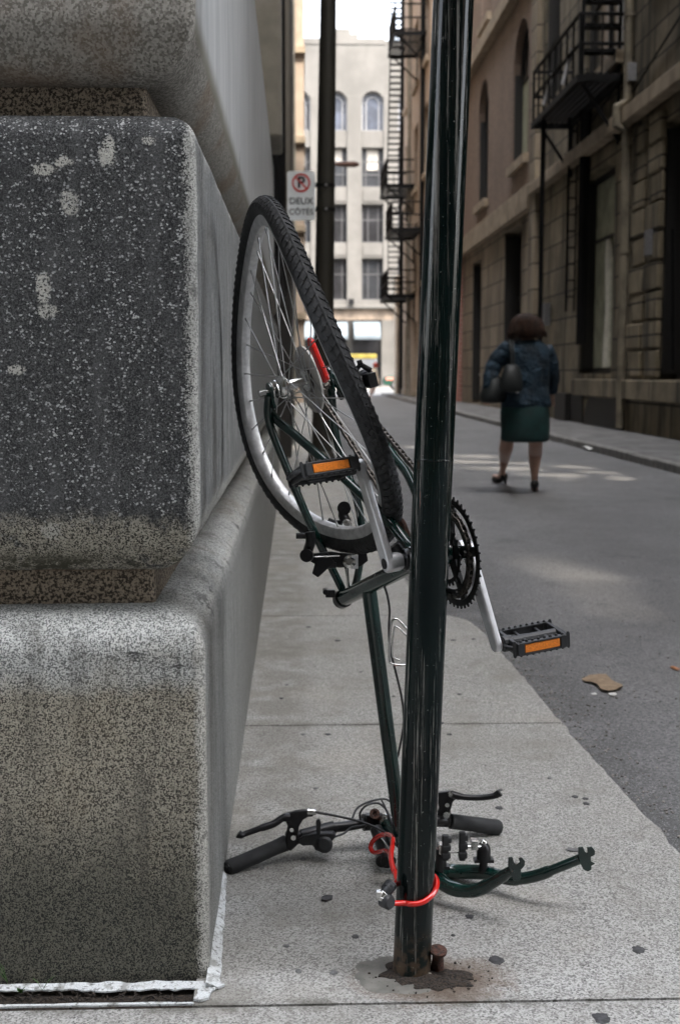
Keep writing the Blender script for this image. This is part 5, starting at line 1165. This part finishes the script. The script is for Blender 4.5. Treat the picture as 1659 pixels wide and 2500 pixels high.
mb.ringplate(cir(.094),cir(.076),rc_,UX,UZ,UY,.003); c45=Vector((.707,0,-.707)); mb.cbox(rc_+Vector((0,-.0016,0)),.158,.003,.016,(c45,Vector((0,1,0)),Vector((.707,0,.707)))); mb.build('red_ring','signr',sg)
def text(s,size,pos,mat,parent,name,rot=(PI/2,0,0),ext=.001,bold=.0):
    cu=bpy.data.curves.new(name,'FONT'); cu.body=s; cu.size=size; cu.align_x='CENTER'; cu.align_y='CENTER'; cu.extrude=ext; cu.offset=bold
    t=bpy.data.objects.new(name+'_t',cu); col.objects.link(t); bpy.context.view_layer.update()
    me=bpy.data.meshes.new_from_object(t.evaluated_get(bpy.context.evaluated_depsgraph_get())); bpy.data.objects.remove(t); bpy.data.curves.remove(cu)
    o=bpy.data.objects.new(name,me); col.objects.link(o); me.materials.clear(); me.materials.append(MT[mat]); o.parent=parent; o.rotation_euler=rot; o.location=Vector(pos)-org(parent); return o
text('P',.155,rc_+Vector((0,-.002,0)),'signb',sg,'lettering',bold=.004)
text('DEUX',.092,ctr+Vector((0,-.005,-.055)),'signb',sg,'lettering',bold=.001)
text('CÔTÉS',.082,ctr+Vector((0,-.005,-.165)),'signb',sg,'lettering',bold=.001)
for zz in (.12,-.125):
    mb=MB(); q=ctr+Vector((0,0,zz)); ax_=lerp(pb,pt,.62); c=Vector((at(795,478,YS).x,YS,q.z)); mb.lathe(c,(0,0,1),[(-.018,.092),(-.018,.098),(.018,.098),(.018,.092)],24); mb.box((q.x+.05,YS-.135,q.z-.015),(c.x-.08,YS-.02,q.z+.015)); b=mb.build('bracket','iron',sg)
    mb=MB(); mb.lathe(Vector((c.x+.0,YS-.10,q.z)),(0,-1,0),[(-.01,.0001),(-.01,.016),(.012,.012),(.012,.0001)],10); mb.build('bracket_bolt','ironpale',b)
# street lamp far down the alley, its head showing past the brown pole
lpb=at(800,960,60); lpb.z=.0; sl_=empty('street_lamp',lpb,'distant brown street lamp with a flat head jutting right from behind the brown pole','street lamp')
hz=at(845,401,60).z; mb=MB(); mb.tube([lpb,Vector((lpb.x,60,hz-.3)),Vector((lpb.x+.2,60,hz))],.07,8); mb.build('mast','lamp_post',sl_)
mb=MB(); mb.lathe(Vector((lpb.x+.95,60,hz)),(1,0,0),[(-.75,.04),(-.3,.12),(.3,.14),(.5,.07),(.52,.0001)],12); mb.build('lamp_head','rust',sl_,smooth=40)
# ------------------------------------------------------------------ vehicles in the cross street
MT['vanw']=simple('white_vehicle_paint',(.27,.28,.29),.3,0,.6,vs=2,var=.05); MT['yel']=simple('pale_yellow_stripe',(.40,.32,.07),.4,vs=2); MT['carg']=simple('dark_green_car_paint',(.015,.06,.04),.25,0,.6,vs=2)
def vehicle(name,label,cat,x0,x1,Y,prof,w_,mat,wheels,winds,extra=None):
    # prof: side outline (x 0..1, z) ; the vehicle lies along X, width along Y
    L=x1-x0; e=empty(name,((x0+x1)/2,Y+w_/2,RZ),label,cat); z0=RZ
    mb=MB(); mb.plate([(p[0]*L,p[1]) for p in prof],Vector((x0,Y+w_/2,z0)),Vector((1,0,0)),Vector((0,0,1)),Vector((0,-1,0)),w_); mb.build('body',mat,e,bevel=.08,seg=3,smooth=40)
    for (a,b,c,d,sk) in winds:
        mb=MB(); 
        for yy in (Y-.012,Y+w_+.012): mb.plate([(a*L,c),(b*L,c),((b-sk)*L,d),((a+sk*.3)*L,d)],Vector((x0,yy,z0)),Vector((1,0,0)),Vector((0,0,1)),Vector((0,-1,0)),.02)
        mb.build('side_window','glass_dark',e)
    for wxx in wheels:
        for yy in (Y+.1,Y+w_-.1):
            mb=MB(); c=Vector((x0+wxx*L,yy,z0+.33)); mb.lathe(c,(0,1,0),[(-.12,.0001),(-.12,.2),(-.11,.31),(0,.33),(.11,.31),(.12,.2),(.12,.0001)],24); wh=mb.build('wheel','tyre',e,smooth=40)
            mb=MB(); mb.lathe(c,(0,1,0),[(-.13,.0001),(-.125,.19),(.125,.19),(.13,.0001)],20); mb.build('rim','alu_old',wh)
    return e
va=at(917,900,76); x1=va.x; van=vehicle('delivery_van','white van with a yellow roof stripe crossing the far end of the alley','van',x1-5.4,x1,75,[(0,.35),(1,.35),(1,1.9),(.985,2.12),(.30,2.15),(.16,1.45),(0,1.25)],2.0,'vanw',(.2,.82),[(.19,.36,1.25,1.85,.0)])
mb=MB(); mb.box((x1-3.9,74.97,RZ+1.92),(x1-.02,77.03,RZ+2.2)); mb.build('roof_stripe','yel',van,bevel=.03)
mb=MB(); mb.box((x1-5.44,74.98,RZ+.4),(x1+.03,77.02,RZ+.55)); mb.build('bumper','blackp',van,bevel=.03)
cx=at(934,930,82).x
car=vehicle('parked_car','dark green parked car half hidden by the cream building corner','car',cx,cx+4.3,81,[(0,.30),(1,.30),(1,.85),(.96,.98),(.86,1.0),(.72,1.42),(.38,1.42),(.22,.98),(.03,.85),(0,.6)],1.7,'carg',(.18,.8),[(.28,.5,.98,1.34,.02),(.53,.78,.98,1.34,.03)])
mb=MB(); mb.box((cx+.12,80.97,RZ+.62),(cx+.6,81.03,RZ+.8)); mb.build('tail_light',simple('pale_red_lens',(.55,.2,.15),.3),car,bevel=.02)

# grit and small stones gathered along the kerb and scattered over the asphalt
random.seed(21); mb=MB(); MT['grit']=simple('road_grit',(.20,.19,.175),.9,vs=90,var=.8)
for k in range(1500):
    y_=random.uniform(2.2,7.5); e=edge_x(y_); x_=e+.012+abs(random.gauss(0,.09)) if k<1000 else e+random.uniform(.05,2.2)
    s_=random.uniform(.0012,.0042); a=random.uniform(0,PI); mb.cbox(Vector((x_,y_,RZ+s_*.4)),s_*2,s_*1.5,s_,(Vector((math.cos(a),math.sin(a),.2)).normalized(),Vector((-math.sin(a),math.cos(a),0)),Vector((0,0,1))))
tag(mb.build('road_grit','grit'),'loose grit and tiny stones along the near kerb of the road','grit',kind='stuff')
# ================================================================== PEOPLE
def skinmesh(name,mat,parent,verts,edges,root=0,sub=2):
    o0=org(parent); me=bpy.data.meshes.new(name); me.from_pydata([Vector(v[0])-o0 for v in verts],edges,[]); me.update()
    o=bpy.data.objects.new(name,me); col.objects.link(o); o.parent=parent
    m=o.modifiers.new('skin','SKIN'); m.branch_smoothing=.6; m.use_smooth_shade=True
    if not me.skin_vertices: 
        bpy.context.view_layer.objects.active=o; bpy.context.view_layer.update()
    for i,v in enumerate(verts):
        r_=v[1]; me.skin_vertices[0].data[i].radius=(r_,r_) if not isinstance(r_,tuple) else r_
        me.skin_vertices[0].data[i].use_root=(i==root)
    s=o.modifiers.new('sub','SUBSURF'); s.levels=sub; s.render_levels=sub
    me.materials.append(mat if not isinstance(mat,str) else MT[mat]); return o
def loft(rings,n=28,name='',mat=None,parent=None,amp=0,cap=True,sub=1,fs_=14):
    # ring: (centre, rx, ry, yaw, power)
    vs=[];
    for (c,rx,ry,yaw,pw) in rings:
        c=Vector(c); 
        for k in range(n):
            a=2*PI*k/n; x=math.copysign(abs(math.cos(a))**pw,math.cos(a))*rx; y=math.copysign(abs(math.sin(a))**pw,math.sin(a))*ry
            p=c+Vector((x*math.cos(yaw)-y*math.sin(yaw),x*math.sin(yaw)+y*math.cos(yaw),0)); 
            if amp: p+=(p-c).normalized()*noise.noise(p*fs_)*amp
            vs.append(p)
    m=len(rings); fs=[(j*n+k,j*n+(k+1)%n,(j+1)*n+(k+1)%n,(j+1)*n+k) for j in range(m-1) for k in range(n)]
    if cap: fs+=[tuple(range(n)),tuple((m-1)*n+k for k in range(n))]
    mb=MB(); mb.add(vs,fs); return mb.build(name,mat,parent,smooth=60,sub=sub)
MT['skin']=simple('bare_skin',(.42,.26,.20),.5,vs=20,var=.08); MT['denim']=simple('dark_blue_denim',(.006,.021,.037),.85,vs=9,var=.5,bump=1,bs=13,bd=.05)
MT['skirt']=simple('dark_teal_cloth',(.002,.026,.026),.8,vs=9,var=.35); MT['hair']=None
def _hair():
    m=Mat('dark_brown_hair',.65,0,.25); n=m.noise(1,4,.7,m.scaled(60,60,14)); m.col(m.mix(n.st(.35,.7),(.006,.003,.002),(.050,.022,.012))); m.bump(n,.8,.01); return m.m
MT['hair']=_hair(); MT['leather']=simple('black_leather',(.004,.007,.008),.6,vs=20,bump=.4,bs=40,bd=.004); MT['shoe']=simple('black_shoe_leather',(.008,.008,.008),.35)
YW=11.45
def Q(cx,cy,dy=0): return at(1080+cx*.36926,560+cy*.36926,YW+dy)
footL=gnd(1080+405*.36926,560+1682*.36926,RZ); footR=gnd(1080+606*.36926,560+1732*.36926,RZ)
wo=empty('person',Vector((footR.x-.1,YW,RZ)),'woman seen from behind walking away, denim jacket, dark teal skirt, black bags','person')
dyL=footL.y-YW; dyR=footR.y-YW
# body: continuous skin
V=[];E_=[]
def ch(pts,start=None):
    i0=start
    for p,r_ in pts:
        V.append((p,r_)); i=len(V)-1
        if i0 is not None: E_.append((i0,i))
        i0=i
    return i0
pel=ch([(Q(545,1150,.02),.15)]); ch([(Q(552,1020,.02),.14),(Q(560,900,.0),.15),(Q(562,780,.0),.13),(Q(562,720,.0),.055),(Q(560,690,.02),.055),(Q(556,640,.0),.085),(Q(553,600,.0),.09),(Q(553,570,.0),.06)],pel)
# left leg (steps ahead)
footLz=Q(385,1600,dyL)
ch([(Q(470,1180,.05),.10),(Q(452,1300,.15),.085),(Q(424,1395,.22),.068),(Q(417,1450,.20),.069),(Q(408,1520,dyL),.053),(Q(396,1590,dyL),.031),(Q(393,1630,dyL),.032),(Q(362,1648,dyL+.07),.034),(Q(335,1632,dyL+.15),.028)],pel)
ch([(Q(622,1180,.0),.10),(Q(618,1300,-.03),.088),(Q(612,1400,-.1),.070),(Q(610,1470,dyR+.10),.072),(Q(606,1560,dyR+.08),.054),(Q(606,1640,dyR+.05),.032),(Q(606,1690,dyR+.02),.034),(Q(606,1716,dyR+.10),.036),(Q(606,1722,dyR+.19),.028)],pel)
ch([(Q(432,790,0),.062),(Q(352,880,.02),.050),(Q(310,980,-.03),.042),(Q(300,1060,-.05),.032),(Q(300,1090,-.06),.030)],3)
hl=len(V)-1
ch([(Q(690,795,0),.062),(Q(722,900,.05),.050),(Q(732,1000,.10),.042),(Q(722,1080,.20),.032),(Q(716,1110,.23),.030)],3)
hr=len(V)-1
for h,base,sg_ in ((hl,Q(300,1090,-.06),1),(hr,Q(716,1110,.23),-1)):
    for k,(dx,L) in enumerate(((-.026,.062),(-.009,.072),(.009,.068),(.026,.055))):
        ch([(base+Vector((dx*.8,0,-.035)),.011),(base+Vector((dx*1.2,.012,-.035-L*.5)),.009),(base+Vector((dx*1.2,.03,-.035-L*.9)),.007)],h)
    ch([(base+Vector((.03*sg_,.0,-.02)),.011),(base+Vector((.05*sg_,.02,-.045)),.009)],h)
body=skinmesh('body','skin',wo,V,E_)
# skirt
loft([(Q(545,1120,.02),.19,.17,0,1),(Q(545,1170,.02),.212,.19,0,1),(Q(546,1240,.02),.225,.20,0,1),(Q(545,1310,.03),.219,.21,0,.95),(Q(540,1385,.04),.218,.215,-.1,.9),(Q(540,1408,.04),.214,.215,-.12,.9)],36,'skirt','skirt',wo,.02,fs_=7)
mb=MB(); mb.add([Q(575,1330,-.16),Q(640,1300,-.165),Q(702,1268,-.12),Q(700,1345,-.12),Q(650,1335,-.165),Q(600,1338,-.165)],[(0,1,2,3,4,5)])
# jacket torso
loft([(Q(555,1192,-.0),.232,.175,0,.95),(Q(553,1150,0),.228,.172,0,.95),(Q(555,1080,0),.205,.155,0,.95),(Q(556,1010,0),.196,.150,0,.92),(Q(558,940,0),.200,.150,0,.9),(Q(560,870,0),.208,.150,0,.85),(Q(561,810,0),.210,.145,0,.8),(Q(562,770,.0),.190,.125,0,.85),(Q(562,742,0),.13,.10,0,.9),(Q(562,725,.0),.075,.075,0,1)],36,'jacket','denim',wo,.030,fs_=11)
mb=MB(); mb.tube(smoothpath([Q(455,775,-.0),Q(395,830,.0),Q(352,880,.02),Q(330,930,.0),Q(312,990,-.03),Q(304,1060,-.05)],4),[.088]*3+[.084]*5+[.078]*5+[.07]*4+[.060]*4,18); mb.build('sleeve','denim',wo,smooth=60,sub=1)
mb=MB(); mb.tube(smoothpath([Q(668,785,0),Q(700,850,.03),Q(716,920,.05),Q(722,1000,.10),Q(718,1075,.19)],4),[.080]*3+[.078]*5+[.070]*5+[.058]*4,18); mb.build('sleeve','denim',wo,smooth=60,sub=1)
# hair
rs=[]
for (z,cx_,rx,ry) in ((722,560,.10,.085),(705,558,.135,.12),(680,555,.150,.13),(650,552,.146,.13),(620,550,.132,.125),(590,550,.110,.112),(568,549,.078,.085),(556,549,.035,.04)): rs.append((Q(cx_,z,-.005),rx,ry,0,.95))
loft(rs,30,'hair','hair',wo,.015,fs_=16)
mb=MB(); random.seed(3)
for k in range(520):
    a=random.uniform(0,2*PI); top=Q(552+random.uniform(-25,25),random.uniform(556,575),random.uniform(-.04,.04)); d=Vector((math.cos(a),math.sin(a),0)); t=Vector((-d.y,d.x,0)); w1=random.uniform(-.015,.015)
    z1=random.uniform(672,722); q=[top]
    for (zz,rr_) in ((590,.120),(625,.140),(660,.152),(z1,.140+random.uniform(0,.04))):
        c=Q(553,zz,0); q.append(c+Vector((d.x*rr_,d.y*rr_*.86,0))*(1+.10*noise.noise(Vector((math.cos(a)*3,math.sin(a)*3,zz*.012))))+t*w1*(zz-560)/60+Vector((random.uniform(-.006,.006),0,0)))
    mb.tube(q,[.004,.006,.006,.005,.002],4)
mb.build('hair_lock','hair',wo,smooth=60)
# face, mostly turned away
hc=Q(553,640,0)
mb=MB(); mb.lathe(hc+Vector((0,.088,0)),(0,1,0),[(0,.02),(.02,.012),(.028,.0001)],10); mb.build('nose','skin',wo,smooth=60)
for s in (-1,1):
    mb=MB(); mb.lathe(hc+Vector((s*.03,.075,.025)),(0,1,0),[(0,.012),(.008,.010),(.012,.0001)],10); mb.build('eye','signw',wo,smooth=60)
    mb=MB(); mb.lathe(hc+Vector((s*.078,0,.0)),(s,0,0),[(-.01,.028),(.006,.025),(.01,.0001)],12); mb.build('ear','skin',wo,smooth=60)
mb=MB(); mb.cbox(hc+Vector((0,.083,-.045)),.045,.012,.012); mb.build('mouth',simple('lip',(.4,.1,.09),.5),wo,bevel=.004)
# shoes with heels
for (hx,hy,tx,ty,dy,ht) in ((400,1628,332,1640,dyL,1),(606,1690,606,1725,dyR,0)):
    heel=Q(hx,hy,dy); toe=Q(tx,ty,dy+(.13 if ht else .2)); toe.z=RZ+.025; heel.z=RZ+.075
    mb=MB(); mb.tube(smoothpath([heel+Vector((.012 if ht else 0,-.02,.0)),heel+Vector((0,.01,-.01)),lerp(heel,toe,.45)+Vector((0,0,-.012)),lerp(heel,toe,.8),toe],3),[.034,.040,.040,.037,.036,.036,.038,.040,.040,.038,.034,.026,.016],12); s_=mb.build('shoe','shoe',wo,smooth=60)
    mb=MB(); mb.tube([heel+Vector((.012 if ht else 0,-.015,-.01)),Vector((heel.x+(.018 if ht else 0),heel.y-.02,RZ+.001))],[.024,.011],10); mb.build('shoe_heel','shoe',s_,smooth=50)
# bags
bg=empty('handbag',Q(455,1080,-.22),'soft black leather shoulder bag hanging at the walking woman\'s back','bag')
loft([(Q(455,1082,-.20),.085,.055,0,.8),(Q(455,1050,-.21),.098,.065,0,.8),(Q(452,990,-.21),.098,.06,0,.85),(Q(455,930,-.20),.078,.045,0,.9),(Q(458,885,-.18),.05,.028,0,.9)],22,'bag_body','leather',bg,.016,fs_=16)
for dx in (-8,10):
    mb=MB(); mb.tube(smoothpath([Q(455+dx,900,-.20),Q(458+dx,850,-.19),Q(455+dx,790,-.165),Q(452+dx,745,-.10),Q(450+dx,735,-.02)],4),.010,8); mb.build('strap','leather',bg,smooth=60)
mb=MB(); mb.lathe(Q(490,1078,-.26),(0,-1,0),[(-.004,.0001),(-.004,.010),(.004,.008),(.004,.0001)],10); mb.build('buckle','steel',bg)
bg=empty('shopping_bag',Q(330,1150,-.05),'large black bag carried low in the walking woman\'s left hand','bag')
loft([(Q(318,1152,-.03),.085,.10,.2,.75),(Q(325,1120,-.03),.115,.12,.2,.8),(Q(335,1060,-.03),.108,.11,.2,.85),(Q(338,1000,-.02),.075,.08,.2,.9),(Q(330,955,-.02),.045,.045,.2,1)],22,'bag_body','leather',bg,.03,fs_=14)
mb=MB(); mb.tube(smoothpath([Q(300,1010,-.06),Q(296,1070,-.10),Q(320,1010,-.08)],4),.008,8); mb.build('strap','leather',bg,smooth=60)
# far pedestrian in pale clothes
YP=58; 
def Pp(x,y,dy=0): return at(860+x*.12756,780+y*.12756,YP+dy)
f_=gnd(860+360*.12756,780+1470*.12756,RZ); f_.y=YP
pe=empty('person',f_,'distant pedestrian in cream clothes with red hair at the end of the alley','person')
MT['creamc']=simple('cream_tone',(.62,.54,.42),.8,vs=3,var=.1); MT['pinkc']=simple('pale_pink_cloth',(.55,.42,.38),.8,vs=3,var=.1); MT['redh']=simple('red_headscarf',(.45,.06,.04),.7,vs=3)
V=[];E_=[]
pl=ch([(Pp(412,1150),.14)]); ch([(Pp(405,1050),.13),(Pp(400,960),.14),(Pp(420,905),.06),(Pp(438,870),.09),(Pp(442,830),.085)],pl)
ch([(Pp(395,1230),.09),(Pp(370,1320),.07),(Pp(350,1420),.045),(Pp(350,1470),.04),(Pp(335,1478,-.1),.035)],pl); ch([(Pp(425,1230),.09),(Pp(418,1300,.2),.07),(Pp(412,1370,.3),.045),(Pp(408,1390,.3),.04)],pl)
ch([(Pp(375,980),.05),(Pp(372,1080),.04),(Pp(385,1160),.03)],2); ch([(Pp(440,990),.05),(Pp(450,1070),.04),(Pp(455,1140),.03)],2)
skinmesh('body','skin',pe,V,E_,sub=1)
loft([(Pp(420,1260),.28,.2,0,1),(Pp(425,1180),.25,.2,0,1),(Pp(408,1080),.19,.15,0,1),(Pp(400,980),.22,.15,0,.9),(Pp(410,925),.13,.1,0,1)],16,'coat','creamc',pe,.03,fs_=6)
loft([(Pp(368,1440),.09,.08,0,1),(Pp(375,1360),.12,.1,0,1),(Pp(405,1250),.22,.15,0,1)],14,'trousers','pinkc',pe,.02,fs_=6)
loft([(Pp(438,930),.09,.09,0,1),(Pp(442,890),.13,.13,0,1),(Pp(440,850),.13,.13,0,1),(Pp(436,815),.06,.06,0,1)],14,'hair','redh',pe,.03,fs_=8)
loft([(Pp(470,1250,-.1),.12,.12,0,.8),(Pp(468,1200,-.1),.15,.14,0,.8),(Pp(455,1150,-.1),.08,.08,0,1)],14,'scarf','creamc',pe,.02)
